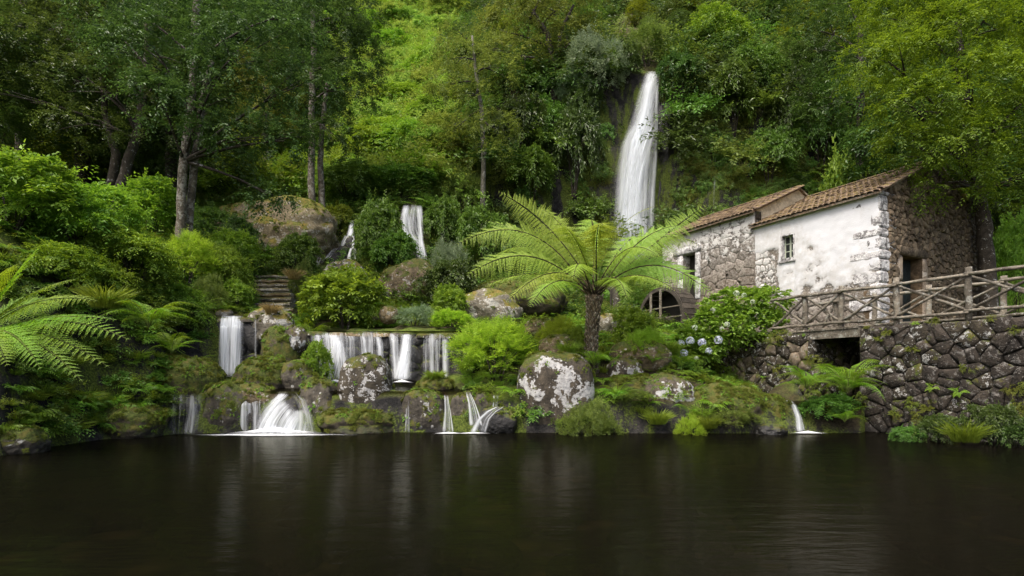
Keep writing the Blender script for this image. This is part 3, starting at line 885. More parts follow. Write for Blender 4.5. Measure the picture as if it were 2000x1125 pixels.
# stone yard and path under the mill
yard = MB()
YP = [(-5.2, -2.5), (-.45, -2.5), (-.45, .0), (.95, .0), (.95, -2.5), (9, -2.5), (9, 8), (0.3, 8), (0.3, 0.02), (-5.2, 0.02)]
pathm = rock_mat('path_earth', (0.16, 0.13, 0.09), (0.07, 0.06, 0.04), moss=0.6)
g = MB(); top = [W(x, y, GZ + .03) for x, y in ((.95, -2.5), (9, -2.5), (9, -.02), (.95, -.02))]
g.add(top, [(0, 1, 2, 3)]); g.build('path', pathm, kind='structure')

rngf = np.random.default_rng(12)
def log(parent, name, a, b, r, mat=None, r2=None):
    a, b = np.array(a, float), np.array(b, float)
    n = 5
    d = b - a; L = np.linalg.norm(d)
    pts = [a + d * i / n + rngf.normal(0, .008 if 0 < i < n else 0, 3) for i in range(n + 1)]
    g = MB().tube(pts, [(r + ((r2 or r) - r) * i / n) * rngf.uniform(.92, 1.1) for i in range(n + 1)], 8)
    return g.build(name, mat or WOOD, parent, smooth=True)
def fence(y, xs, top, base, label, tails=(0.7, 1.2)):
    f = empty('log_fence', W(xs[0], y, base), RZ, label=label, cat='fence')
    x0 = xs[0]; H = top - base
    for i, x in enumerate(xs):
        log(f, 'post', (x - x0, 0, -.12), (x - x0, 0, H + rngf.uniform(.0, .05)), .078, r2=.072)
    rt, rb = H - .13, .14
    ex = [xs[0] - tails[0]] + list(xs) + [xs[-1] + tails[1]]
    for i in range(len(ex) - 1):
        a, b = ex[i] - x0, ex[i + 1] - x0
        log(f, 'rail', (a - .05, -.095, rt + rngf.normal(0, .012)), (b + .05, -.095, rt + rngf.normal(0, .012)), .043)
        log(f, 'rail', (a - .05, -.09, rb + rngf.normal(0, .012)), (b + .05, -.09, rb + rngf.normal(0, .012)), .04)
        log(f, 'brace', (a + .05, -.03, rb + .05), (b - .05, -.03, rt - .06), .036)
        log(f, 'brace', (a + .05, .04, rt - .06), (b - .05, .04, rb + .05), .036)
    return f
fence(-2.52, [-.76, .37, 1.86, 3.49, 5.15], 4.08, 2.92, 'rustic log fence on top of the basalt wall, nearer of the two at the footbridge', (1.1, 1.2))
fence(-.66, [-.98, .226, 1.72, 3.44, 5.1], 4.06, 2.92, 'rustic log fence on the far side of the footbridge, along the mill door', (0.5, 1.2))
# footbridge deck
br = empty('footbridge', W(-.05, -1.6, 2.6), RZ, label='short wooden footbridge with an edge beam over the dark mill channel', cat='bridge')
MB().box((-1.05, -1.06, .02), (1.02, -.86, .26)).build('edge_beam', WOOD, br)
MB().box((-1.05, .82, .02), (1.02, 1.0, .26)).build('edge_beam', WOOD, br)
for i in range(13):
    x = -1.03 + i * .157
    MB().box((x, -1.10, .265), (x + .145, 1.02, .315 + rngf.uniform(0, .012))).build('plank', WOOD, br)

def stone_wall(name, label, x0, x1, y, zb, zt, wid, hei, bulge, seed, mats, ret=None):
    w = empty(name, W((x0 + x1) / 2, y, max(zb, -.2)), RZ, label=label, cat='wall')
    xm, zm = (x0 + x1) / 2, max(zb, -.2)
    rng = np.random.default_rng(seed)
    MB().box((x0 - xm, .03, zb - zm), (x1 - xm, .45, zt - zm - .05)).build('wall_core', MORTAR_DARK, w)
    mp = lambda u, v, o: (u - xm, -o, v - zm)
    pts = course_points(rng, x0 + .1, x1, zb + .05, zt, wid, hei, .55, .75)
    cells = voronoi(pts, [(x0, zb), (x1, zb), (x1, zt), (x0, zt)])
    lay_stones(w, cells, mp, bulge, mats, rng, .004, back=.06, smooth_poly=.09)
    nx = x0
    while nx < x1 - .2:                                             # cap stones
        L = min(rng.uniform(.45, .8), x1 - nx)
        link('cap_stone', stone_mesh('cap_stone', [(nx, 0), (nx + L, 0), (nx + L, .5), (nx, .5)], lambda u, v, o: (u - xm, v - .06, zt - zm + o - .05), .09, mats[0], rng, .02, back=.12), w)
        nx += L
    if ret:
        xr, depth, side = ret
        MB().box((min(xr, xr - side * .4) - xm, .46, zb - zm), (max(xr, xr - side * .4) - xm, depth, zt - zm - .05)).build('wall_core', MORTAR_DARK, w)
        mp2 = lambda u, v, o: (xr + side * o - xm, u, v - zm)
        pts = course_points(rng, .1, depth, zb + .05, zt, wid, hei, .4, .5)
        cells = voronoi(pts, [(0, zb), (depth, zb), (depth, zt - .05), (0, zt - .05)])
        lay_stones(w, cells, mp2, bulge * .8, mats, rng, .02, back=.06)
    return w
stone_wall('retaining_wall', 'tall wall of rounded dark basalt stones under the fence at the pool edge', .95, 7.6, -2.6, -.45, 2.84, .40, .28, .07, 4, [WALL_STONE, WALL_STONE, WALL_MOSS], (.95, 3.4, -1))
stone_wall('retaining_wall', 'low mossy stone wall below the hydrangea, left of the footbridge channel', -4.6, -.45, -2.6, .3, 2.80, .44, .30, .11, 9, [WALL_MOSS, WALL_MOSS, BANK_STONE], (-.45, 3.4, 1))
bk = stone_wall('retaining_wall', 'dark stone back wall deep inside the channel under the footbridge', -.4, .9, 1.0, .3, 2.6, .4, .3, .08, 19, [WALL_MOSS])

# steps
st = empty('stone_steps', at(528, 608, 20.5), label='flight of worn stone steps climbing between ferns above the left fall', cat='steps')
rngs = np.random.default_rng(31)
sb = at(528, 608, 20.5)
for i in range(8):
    t = i / 7
    yy = 20.5 + 3.0 * t; zz = sb[2] - .12 + 1.72 * t
    pc = (((530 + 2 * t) - CX) / F_PX * yy, yy)
    wd = .70 + rngs.uniform(-.05, .08)
    j = lambda s=.025: rngs.uniform(-s, s)
    x0, x1 = pc[0] - sb[0] - wd, pc[0] - sb[0] + wd
    y0 = yy - sb[1]; z1 = zz - sb[2] + .24
    n = 5
    xs = [x0 + (x1 - x0) * k / n for k in range(n + 1)]
    vs_, fs_ = [], []
    for k in range(n + 1):
        dy, dz = j(.03), j(.018)
        vs_ += [(xs[k], y0 + .09, z1 - .35), (xs[k], y0 + .09, z1 - .12 + dz), (xs[k], y0 + dy, z1 - .10 + dz), (xs[k], y0 + dy - .01, z1 - .03 + dz), (xs[k], y0 + .04 + dy, z1 + dz), (xs[k], y0 + .62, z1 + dz)]
    for k in range(n):
        for r in range(5): fs_.append((6*k+r, 6*k+6+r, 6*k+7+r, 6*k+1+r))
    fs_ += [(0, 1, 2, 3, 4, 5), (6*n+5, 6*n+4, 6*n+3, 6*n+2, 6*n+1, 6*n)]
    MB().add(vs_, fs_).build('step', ROCK_PALE if i % 3 else ROCK_BROWN, st)

# weir walls
def weir(name, label, px0, px1, Y, z0, zt0, zt1, seed, wid=.6, hei=.42):
    x0, x1 = (px0 - CX)/F_PX*Y, (px1 - CX)/F_PX*Y
    w = empty(name, ((x0 + x1)/2, Y, z0), label=label, cat='weir')
    rng = np.random.default_rng(seed); xm = (x0 + x1)/2
    mp = lambda u, v, o: (u - xm, -o, v - z0)
    mb = MB(); top = lambda u: zt0 + (zt1 - zt0) * (u - x0)/(x1 - x0)
    mb.add([(x0-xm, .02, 0), (x1-xm, .02, 0), (x1-xm, .02, top(x1)-z0-.04), (x0-xm, .02, top(x0)-z0-.04), (x0-xm, .5, 0), (x1-xm, .5, 0), (x1-xm, .5, top(x1)-z0-.04), (x0-xm, .5, top(x0)-z0-.04)],
           [(0,1,2,3), (5,4,7,6), (3,2,6,7), (0,4,5,1), (1,5,6,2), (4,0,3,7)]).build('wall_core', ROCK_WET, w)
    pts = course_points(rng, x0 + .1, x1, z0 + .05, max(zt0, zt1) - .1, wid, hei, .3, .5)
    cells = voronoi(pts, [(x0, z0), (x1, z0), (x1, top(x1) - .1), (x0, top(x0) - .1)])
    lay_stones(w, cells, mp, .10, [ROCK_WET], rng, .02, back=.06)
    nx = x0
    while nx < x1 - .15:
        L = min(rng.uniform(.45, 1.0), x1 - nx)
        link('cap_stone', stone_mesh('cap_stone', [(nx, 0), (nx + L, 0), (nx + L, .45), (nx, .45)], lambda u, v, o: (u - xm, v - .14, top(nx) - z0 + o - .06), .07, ROCK if rng.random() < .5 else ROCK_BROWN, rng, .02, back=.1), w)
        nx += L
weir('weir_wall', 'long low weir wall of dark wet stones with a flat mossy crest', 596, 905, 18.2, 1.25, 2.97, 2.87, 14)
weir('weir_wall', 'dark wet stone wall behind the single fall at the left', 372, 508, 17.9, 1.3, 3.40, 3.36, 15, .9, .7)

ROCK_STRAW = rock_mat('straw_covered_rock', (0.34, 0.28, 0.17), (0.15, 0.12, 0.065), lichen=0.5, moss=0.8, lscale=2.2, lcol=(0.40, 0.37, 0.30), scale=.8, mosscol=(0.17, 0.18, 0.03))
# ------------------------------------------------------------------ boulders
def boulder_mesh(name, sx, sy, sz, mat, seed, e=2.4, rough=.12, sub=5, flat=0.0):
    import bmesh
    bm = bmesh.new()
    bmesh.ops.create_icosphere(bm, subdivisions=sub, radius=1.0)
    for v in bm.verts:
        d = v.co.normalized()
        m = (abs(d.x)**e + abs(d.y)**e + abs(d.z)**e) ** (-1/e)
        p = d * m
        p *= 1 + rough * fnoise(d, 1.1, seed, 4) + rough * .45 * fnoise(d, 3.2, seed + 3, 3) + rough * .22 * fnoise(d, 9, seed + 5, 3)
        if flat and p.z > 1 - flat: p.z = (1 - flat) + (p.z - 1 + flat) * .3
        v.co = (p.x * sx, p.y * sy, p.z * sz)
    me = bpy.data.meshes.new(name); bm.to_mesh(me); bm.free()
    me.materials.append(mat)
    me.polygons.foreach_set('use_smooth', [True] * len(me.polygons)); me.update()
    return me
def boulder(label, cx, top, bot, wpx, Y, mat=ROCK, e=2.4, seed=1, depth=.8, rough=.12, sink=.25, rot=0.0, tilt=0.0, sub=5, name='boulder', flat=0.0):
    pt, pb = at(cx, top, Y), at(cx, bot, Y)
    h = (pt[2] - pb[2]) * (1 + sink); w = wpx / F_PX * Y
    me = boulder_mesh(name, w / 2, w / 2 * depth, h / 2, mat, seed, e, rough, sub, flat)
    o = link(name, me, None, (pt[0], Y + w/2*depth*.3, pt[2] - h / 2), label=label, cat='boulder')
    o.rotation_euler = (0, tilt, rot)
    return o
boulder('huge round boulder with large white lichen patches at the water edge', 1085, 690, 850, 152, 15.9, ROCK_LICHEN, 3.6, 11, .75, .07)
boulder('upright oval boulder speckled with white lichen between the two lower cascades', 711, 693, 822, 104, 16.1, ROCK_LICHEN_FINE, 3.0, 12, .8, .07)
boulder('domed mossy brown boulder below the left fall', 507, 699, 775, 108, 16.6, ROCK_VERY_MOSSY, 2.3, 13)
boulder('small mossy boulder with fern beside the domed brown boulder', 582, 701, 765, 84, 16.7, ROCK, 2.4, 14)
boulder('mossy block left of the fan cascade, with a pale sloping top', 440, 750, 850, 92, 15.7, ROCK, 3.0, 15, .9)
boulder('flat pale brown slab roofing the top of the fan cascade', 500, 752, 790, 90, 15.95, ROCK_BROWN, 2.5, 16, .9, tilt=.22)
boulder('broad dark mossy boulder left of the lower cascades', 345, 697, 800, 150, 15.9, ROCK_VERY_MOSSY, 2.5, 17)
boulder('brown rounded boulder tucked behind the broad mossy boulder', 392, 706, 775, 60, 16.4, ROCK_BROWN, 2.5, 37)
boulder('low mossy ledge in deep shade at the left bank', 225, 790, 858, 165, 14.3, ROCK_VERY_MOSSY, 2.8, 18)
boulder('dark boulder alone in the water at the far left edge', 25, 834, 893, 100, 11.2, ROCK, 2.6, 19)
boulder('wet dark rock face under the thin left cascade', 350, 772, 850, 110, 15.55, ROCK_WET, 2.8, 20)
boulder('dark rock dome under the fan cascade', 566, 782, 850, 74, 15.75, ROCK_WET, 2.3, 21, .7)
boulder('mossy rock wall piece right of the fan cascade', 622, 738, 850, 72, 15.9, ROCK, 3.0, 22)
boulder('mossy rock under the oval speckled boulder', 700, 800, 852, 150, 15.6, ROCK_VERY_MOSSY, 2.6, 23)
boulder('white lichen covered boulder left of the weir', 569, 634, 680, 54, 17.6, ROCK_LICHEN, 2.5, 24, rough=.1)
boulder('straw coloured grassy boulder at the foot of the steps', 525, 600, 668, 92, 18.2, ROCK_PALE, 2.4, 25)
boulder('tall mossy rock between the left fall and the weir', 545, 640, 740, 72, 17.5, ROCK_VERY_MOSSY, 2.8, 26)
boulder('small pale boulder on top of the left fall wall', 436, 603, 622, 32, 18.1, ROCK_PALE, 2.3, 27, sub=4)
boulder('mossy hummock rock in front of the weir, topped by grass', 850, 737, 778, 78, 16.4, ROCK_VERY_MOSSY, 2.5, 28)
boulder('first dark stone block right of the oval boulder', 828, 764, 850, 84, 15.75, ROCK, 3.4, 29)
boulder('second dark stone block between two thin trickles', 900, 768, 850, 46, 15.75, ROCK, 3.4, 30)
boulder('third brown stone block left of the huge lichen boulder', 950, 762, 850, 62, 15.85, ROCK, 3.2, 31)
boulder('round wet boulder half under the slanting trickle', 972, 795, 850, 74, 15.3, ROCK_WET, 2.3, 32)
boulder('slanted boulder with round white lichen spots among the bank ferns', 1308, 733, 815, 112, 15.9, ROCK_LICHEN, 2.4, 33, tilt=.35)
boulder('brown mossy boulder left of the right hand spout', 1425, 750, 835, 150, 15.8, ROCK_VERY_MOSSY, 2.4, 34)
boulder('mossy block beside the right hand spout', 1505, 774, 850, 84, 15.7, ROCK_VERY_MOSSY, 2.9, 35)
boulder('flat dark stone in the water below the mossy block', 1508, 828, 848, 62, 14.9, ROCK_WET, 2.3, 36, sink=1.0)
boulder('dark wet rock under the right hand spout', 1590, 790, 850, 60, 15.75, ROCK_WET, 2.6, 38)
boulder('small boulder with one white lichen patch above the bank ferns', 1222, 698, 742, 66, 17.0, ROCK_LICHEN, 2.4, 39)
boulder('brown grassy boulder left of the tree fern trunk', 1092, 652, 700, 80, 17.2, ROCK_BROWN, 2.4, 40)
boulder('mossy shelf rock right of the tree fern', 1235, 735, 775, 120, 16.3, ROCK_VERY_MOSSY, 2.7, 41)
boulder('pale lichen boulder behind the big leafy bush', 672, 508, 570, 86, 24.5, ROCK_PALE, 2.4, 42)
boulder('long sloping brown rock below the middle fall', 800, 508, 600, 128, 24.8, ROCK_BROWN, 2.2, 43, tilt=-.3)
boulder('wide grey boulder between the round bushes and the tree fern', 950, 563, 640, 140, 22.3, ROCK_PALE, 2.3, 44)
boulder('small brown boulder on the weir garden', 758, 595, 625, 36, 20.2, ROCK_BROWN, 2.3, 45, sub=4)
boulder('whale backed rock with a green turf top high behind the steps', 532, 386, 500, 232, 27.8, ROCK_STRAW, 2.7, 46, .7, rough=.13)
boulder('dark wet basalt core of the tall cliff fall', 1262, 215, 520, 92, 37.0, ROCK_WET, 3.0, 47, .7, rough=.10)
boulder('black wet crag along the right side of the tall fall', 1297, 205, 490, 42, 35.7, ROCK_WET, 2.6, 48, 1.0, rough=.2)
boulder('dark ledge stone at the lip of the tall fall', 1250, 140, 185, 60, 37.6, ROCK, 2.6, 49, rough=.2)
boulder('pale stones behind the tree fern trunk', 1195, 612, 650, 60, 20.5, ROCK_PALE, 2.4, 50, sub=4)
boulder('grassy brown mound left of the low mossy wall', 1250, 665, 720, 120, 17.6, ROCK_BROWN, 2.3, 51)
for i, (cx, t, b, w) in enumerate(((683, 462, 492, 20), (668, 480, 512, 26), (694, 484, 515, 18), (650, 492, 520, 26))):
    boulder(('topmost dark wet stone inside the stepped little fall', 'lower middle dark wet stone inside the stepped little fall', 'dark wet stone at the right of the stepped little fall', 'dark wet stone at the left foot of the stepped little fall')[i], cx, t, b, w, 28.4 - (t - 462) * .02, ROCK_WET, 2.4, 60 + i, sub=4)['group'] = 'stones of the stepped fall'
boulder('dark rock split by the middle fall', 802, 420, 470, 30, 29.9, ROCK_WET, 2.6, 66, sub=4)
boulder('low stone terrace edge behind the feathery round bush', 1060, 622, 655, 70, 19.5, ROCK_BROWN, 3.2, 67, sub=4)
boulder('mossy terrace bank under the tree fern crown', 1005, 545, 620, 200, 23.5, ROCK_VERY_MOSSY, 2.4, 68)

# ------------------------------------------------------------------ falling water
def silk_mat(name='falling_water', dens=0.0, blue=(0.86, 0.90, 0.94), fine=1.0, soft=0.0):
    k = N(name)
    uv = k.n('TexCoord').outputs['UV']
    mp = lambda s: k.n('Mapping', {'Vector': uv, 'Scale': s}).outputs[0]
    s1 = k.noise(mp((5.0 * fine, 0.28 * fine, 1)), 1.0, 4, 0.6, 0.25)
    s2 = k.noise(mp((17.0 * fine, 0.5 * fine, 1)), 1.0, 3, 0.6)
    f = k.math('ADD', k.math('MULTIPLY', s1, 0.75), k.math('MULTIPLY', s2, 0.4))
    al = k.step(f, 0.40 - dens - soft, 0.74 - dens + soft)
    a = k.math('MULTIPLY', al, k.attr('fade'))
    d = k.n('BsdfDiffuse', {'Color': (*blue, 1)}).outputs[0]
    t = k.n('BsdfTranslucent', {'Color': (*blue, 1)}).outputs[0]
    tr = k.n('BsdfTransparent').outputs[0]
    return k.surf(k.mixsh(a, tr, k.mixsh(0.55, d, t)))
SILK = silk_mat()
SILK_DENSE = silk_mat('dense_falling_water', .07)
SILK_SOFT = silk_mat('soft_falling_water', .04, fine=.45, soft=.08)
SILK_THIN = silk_mat('thin_falling_water', -.07)

def water_sheet(rows, origin, nu=26, nv=40, bulge=.12, ridge=.03, seed=0, edge=.22, top_fade=.10, end_fade=.06, off=0.0):
    """A curtain of water: rows (left px, right px, py, Y) from the lip down."""
    rows = np.array(rows, float)
    t = np.linspace(0, 1, len(rows)); tt = np.linspace(0, 1, nv)
    from_rows = lambda c: np.interp(tt, t, rows[:, c])
    L, Rr, py, Y = from_rows(0), from_rows(1), from_rows(2), from_rows(3)
    # soften corners
    sm = lambda a: np.convolve(np.pad(a, 2, mode='edge'), np.ones(5)/5, 'valid')
    L, Rr, Y = sm(L), sm(Rr), sm(Y)
    V, UV, FD = [], [], []
    dist = 0.0; prev = None
    for i in range(nv):
        pm = at((L[i]+Rr[i])/2, py[i], Y[i])
        if prev is not None: dist += np.linalg.norm(pm - prev)
        prev = pm
        wid = (Rr[i]-L[i])/F_PX*Y[i]
        for j in range(nu):
            u = j/(nu-1)
            p = at(L[i] + (Rr[i]-L[i])*u, py[i], Y[i])
            p[1] -= bulge*wid*(1-(2*u-1)**2) + ridge*fnoise((u*6*max(.4, min(wid, 2)), dist*.15, seed), 1.0, seed, 3) + off
            V.append(p - origin); UV.append((u*max(wid, .3)+seed*3.1, dist))
            e = min(u, 1-u)/edge
            e = min(1, e); e = e*e*(3-2*e)
            s = min(1, tt[i]/max(top_fade, 1e-3)) * min(1, (1-tt[i])/max(end_fade, 1e-3))
            FD.append(e*(.25+.75*s if tt[i] < .5 else s))
    idx = np.arange(nv*nu).reshape(nv, nu)
    Fq = np.stack([idx[:-1, :-1], idx[1:, :-1], idx[1:, 1:], idx[:-1, 1:]], -1).reshape(-1, 4)
    return np.array(V), Fq, np.array(UV), np.array(FD)
def fall(label, strands, mat=None, layers=2, **kw):
    r0 = strands[0][-1]
    org = at((r0[0]+r0[1])/2, r0[2], r0[3])
    root = empty('waterfall', org, label=label, cat='waterfall')
    for si, rows in enumerate(strands):
        mt = mat[si % len(mat)] if isinstance(mat, list) else (mat or SILK)
        for l in range(layers if si == 0 else 1):
            wpx = rows[0][1]-rows[0][0]
            V, Fq, UV, FD = water_sheet(rows, org, seed=si*2.3+l*7.7+len(label), off=-.07*l, **kw)
            link('water_strand', mesh_np('water_strand', V, Fq, mt, {'fade': FD}, True, UV), root)
    return root
def foam(parent_label, cx, py, wx, wy_px, z=.012, seed=0, core=.45):
    pass
def foam_mat():
    k = N('churned_foam')
    v = k.coord('Object', (0.8, 3.0, 1))
    n1 = k.noise(v, 1.6, 5, 0.6, .5)
    f = k.attr('fade')
    a = k.step(k.math('ADD', k.math('MULTIPLY', f, 1.25), k.math('MULTIPLY', k.math('SUBTRACT', n1, 0.5), 0.9)), 0.25, 1.05)
    d = k.n('BsdfDiffuse', {'Color': (.85, .88, .91, 1)}).outputs[0]
    return k.surf(k.mixsh(a, k.n('BsdfTransparent').outputs[0], d))
FOAM = foam_mat()
def foam(root, cx, Yc, rx, ry, z=.02, hump=.10):
    """A low mound of churned foam on the pool where the water lands."""
    org = np.array(root.location)
    x0 = (cx - CX)/F_PX*Yc
    V, FD, Fq = [], [], []
    nr, na = 14, 48
    for i in range(nr+1):
        r = i/nr
        for k in range(na):
            th = 2*math.pi*k/na
            V.append((x0 + math.cos(th)*rx*r - org[0], Yc + math.sin(th)*ry*r - org[1], z + hump*(1-r)**2 - org[2])); FD.append((1-r)**1.3)
    for i in range(nr):
        for k in range(na):
            k2 = (k+1) % na; Fq.append((i*na+k, i*na+k2, (i+1)*na+k2, (i+1)*na+k))
    link('foam', mesh_np('foam', np.array(V), np.array(Fq), FOAM, {'fade': np.array(FD)}, True), root)

mainrows = [(1258,1292,141,36.7),(1256,1290,149,36.0),(1247,1286,175,35.5),(1238,1284,205,35.3),(1228,1284,240,35.1),(1213,1286,272,34.9),(1205,1284,300,34.75),(1199,1280,350,34.6),(1196,1278,400,34.45),(1193,1277,440,34.35),(1190,1282,480,34.25),(1186,1290,520,34.2)]
fall('tall white waterfall pouring down the cliff above the tree fern', [mainrows,
     [(1268,1283,144,36.3),(1255,1280,170,35.3),(1246,1278,215,35.0),(1236,1276,260,34.8),(1222,1268,300,34.5),(1215,1262,360,34.3),(1212,1258,430,34.2),(1208,1262,500,34.1)],
     [(1276,1290,146,36.2),(1278,1287,190,35.4),(1276,1287,250,35.1),(1272,1286,300,34.8),(1264,1281,380,34.6),(1262,1280,480,34.4)],
     [(1258,1292,148,36.0),(1236,1288,220,35.2),(1210,1290,275,34.8),(1192,1286,340,34.5),(1184,1284,430,34.3),(1176,1296,520,34.15)],
     [(1228,1262,246,35.0),(1212,1250,280,34.6),(1203,1240,330,34.4),(1200,1232,400,34.3),(1197,1230,500,34.2)]],
     [SILK_SOFT, SILK_SOFT, SILK_SOFT, SILK_THIN, SILK_SOFT], nv=60, ridge=.03, edge=.46)
fall('narrow white fall between bushes, middle one of the three small upper falls' if False else 'short white waterfall spilling between two leafy bushes above the sloping brown rock',
     [[(784,824,401,30.0),(782,826,415,29.75),(780,826,440,29.5),(786,827,462,29.2),(806,828,482,28.9),(814,830,500,28.65),(816,838,508,28.5)],
      [(786,800,402,29.9),(781,796,425,29.5),(782,797,452,29.2),(796,812,475,28.9)], [(810,826,402,29.9),(814,827,430,29.5),(816,828,470,29.0),(819,836,504,28.5)]], [SILK_THIN, SILK_DENSE, SILK_DENSE], edge=.3)
fall('thin stepped white fall forking over dark stones above the steps',
     [[(683,692,430,29.6),(680,691,445,29.2),(675,692,462,28.7)], [(672,686,460,28.7),(664,678,474,28.3),(661,672,484,28.0)], [(686,693,460,28.6),(687,693,475,28.2),(686,692,486,27.9)],
      [(683,690,484,27.9),(678,686,498,27.5),(675,690,512,27.2)], [(650,664,484,27.9),(640,652,494,27.6),(632,648,505,27.3)], [(620,640,500,27.3),(612,628,518,27.0),(605,620,530,26.8)], [(690,696,485,27.8),(691,697,510,27.2)]], [SILK_DENSE, SILK, SILK_DENSE, SILK_DENSE, SILK_THIN, SILK_THIN, SILK], edge=.35, nu=12)
lf = fall('straight curtain fall over the dark wall at the left',
     [[(428,474,617,18.0),(427,475,624,17.72),(426,476,640,17.62),(425,475,690,17.56),(424,474,737,17.5)], [(430,446,619,17.9),(428,446,640,17.55),(427,447,737,17.45)], [(452,472,619,17.9),(452,472,640,17.55),(450,470,737,17.45)]], [SILK, SILK_DENSE, SILK], edge=.2)
foam(lf, 449, 17.4, .6, .3, 1.34, .05)
fall('wispy trickle down the dark wall right of the straight curtain fall', [[(496,502,622,17.8),(496,503,660,17.68),(495,502,735,17.62)]], SILK_THIN, 1, nu=8, edge=.4)
wf_ = fall('broad broken curtain of white water falling over the long weir',
     [[(600,690,650,18.2),(602,692,668,18.0),(602,694,742,17.92)],[(690,752,648,18.2),(692,756,668,18.0),(692,758,742,17.92)],[(752,812,650,18.2),(752,814,668,18.0),(752,816,742,17.92)],[(822,884,652,18.2),(822,884,668,18.0),(822,884,738,17.92)],
      [(604,646,650,18.25),(606,644,664,17.95),(612,640,700,17.75),(612,642,742,17.65)],
      [(632,662,653,18.2),(634,672,660,17.9),(634,680,680,17.6),(630,686,710,17.4),(622,690,742,17.25)], [(640,660,655,18.1),(648,674,670,17.7),(652,682,700,17.4),(652,686,742,17.2)],
      [(668,702,655,18.2),(672,700,664,17.95),(674,702,742,17.8)], [(700,712,648,18.2),(703,718,670,17.95),(704,722,700,17.8),(704,722,742,17.7)], [(715,728,654,18.2),(717,727,740,17.85)],
      [(728,744,650,18.2),(734,750,680,17.9),(736,752,742,17.75)], [(744,750,655,18.2),(744,752,740,17.85)],
      [(756,782,652,18.2),(760,784,670,17.9),(764,790,742,17.7)], [(780,806,650,18.25),(782,806,660,17.9),(774,806,690,17.65),(764,807,720,17.45),(760,808,742,17.35)], [(786,806,652,18.1),(780,804,690,17.6),(768,800,742,17.3)],
      [(826,834,655,18.2),(827,834,740,17.85)], [(832,848,652,18.2),(834,850,690,17.9),(836,852,742,17.8)], [(860,876,653,18.2),(862,878,700,17.9),(862,878,740,17.8)], [(846,858,654,18.2),(848,858,735,17.9)]],
     [SILK_THIN, SILK_THIN, SILK_THIN, SILK_THIN, SILK, SILK, SILK_DENSE, SILK, SILK, SILK_THIN, SILK, SILK_THIN, SILK, SILK_DENSE, SILK_DENSE, SILK_THIN, SILK, SILK, SILK_THIN], edge=.42, nu=18, nv=26)
for cx_, rx_ in ((655, .75), (785, .55), (840, .3)): foam(wf_, cx_, 17.25, rx_, .3, 1.32, .10)
fan = fall('white cascade fanning out over a rock dome into the pool',
     [[(468,492,776,15.75),(467,492,790,15.5),(466,490,852,15.35)], [(486,520,776,15.7),(488,522,800,15.5),(486,520,852,15.35)],
      [(540,566,762,16.1),(536,566,772,15.7),(524,560,782,15.45),(506,580,800,15.2),(492,600,822,15.05),(480,612,852,14.95)], [(545,560,768,15.8),(530,552,786,15.35),(512,545,810,15.1),(494,540,852,14.95)], [(552,600,800,15.25),(552,608,825,15.1),(548,614,852,15.0)], [(560,592,764,16.0),(576,600,782,15.6),(588,612,815,15.3),(592,618,850,15.2)]],
     [SILK, SILK_THIN, SILK, SILK_DENSE, SILK, SILK_THIN], edge=.3)
foam(fan, 536, 14.9, 1.9, .42, .015, .18); foam(fan, 525, 14.6, 3.0, .55, .012, .02)
for lab, strands, fx in (('thin spout between the first and second dark stone blocks', [[(866,877,772,15.75),(868,877,784,15.55),(870,880,805,15.45),(868,884,846,15.35)]], 876),
                     ('thin spout between the second and third dark stone blocks', [[(908,920,766,15.8),(914,928,785,15.5),(918,934,805,15.35),(922,940,832,15.2)]], 926),
                     ('slanting silky trickle over the round wet boulder', [[(966,990,794,15.1),(950,972,803,14.98),(936,956,818,14.9),(924,946,846,14.85)], [(962,976,772,15.7),(962,972,796,15.5)]], 925),
                     ('faint trickle right of the oval boulder', [[(793,799,772,15.6),(793,799,800,15.5),(792,800,846,15.4)]], None)):
    parts = []
    for rows in strands:
        for q in range(4):
            dq, wq = (q - 1.5) * .24, (.55, .32, .40, .28)[q]
            parts.append([(cx_ + (dq - wq / 2) * w_ * (.75 + .25 * i), cx_ + (dq + wq / 2) * w_ * (.75 + .25 * i), py_, y_ - .02 * q) for i, (cx_, w_, py_, y_) in enumerate([((r[0]+r[1])/2, r[1]-r[0], r[2], r[3]) for r in rows])])
    r_ = fall(lab, parts, [SILK, SILK_THIN, SILK_THIN, SILK], 1, nu=10, nv=26, edge=.5)
    if fx: foam(r_, fx, 14.95, .7, .22, .012, .04)
rs = fall('single white spout dropping into the pool at the right', [[(1500,1535,781,15.9),(1534,1550,783,15.75),(1545,1558,793,15.5),(1552,1568,815,15.25),(1552,1576,846,15.1)], [(1578,1586,795,15.6),(1578,1588,840,15.4)]], [SILK_DENSE, SILK_THIN], 2, nu=16, edge=.5)
foam(rs, 1578, 14.95, .75, .22, .012, .07)
fall('wet sheen of water sliding down the dark rock at the left bank', [[(330,400,770,15.1),(330,402,800,14.95),(325,404,848,14.85)]], SILK_THIN, 1, edge=.3)
fall('hair thin trickle on the mossy cliff right of the tall fall', [[(1395 - q * .4, 1401 - q * .4, 300 + q * 15, hit(1398 - q * .4, 300 + q * 15)[0][1] - .12) for q in range(8)]], SILK_THIN, 1, nu=6, edge=.4)
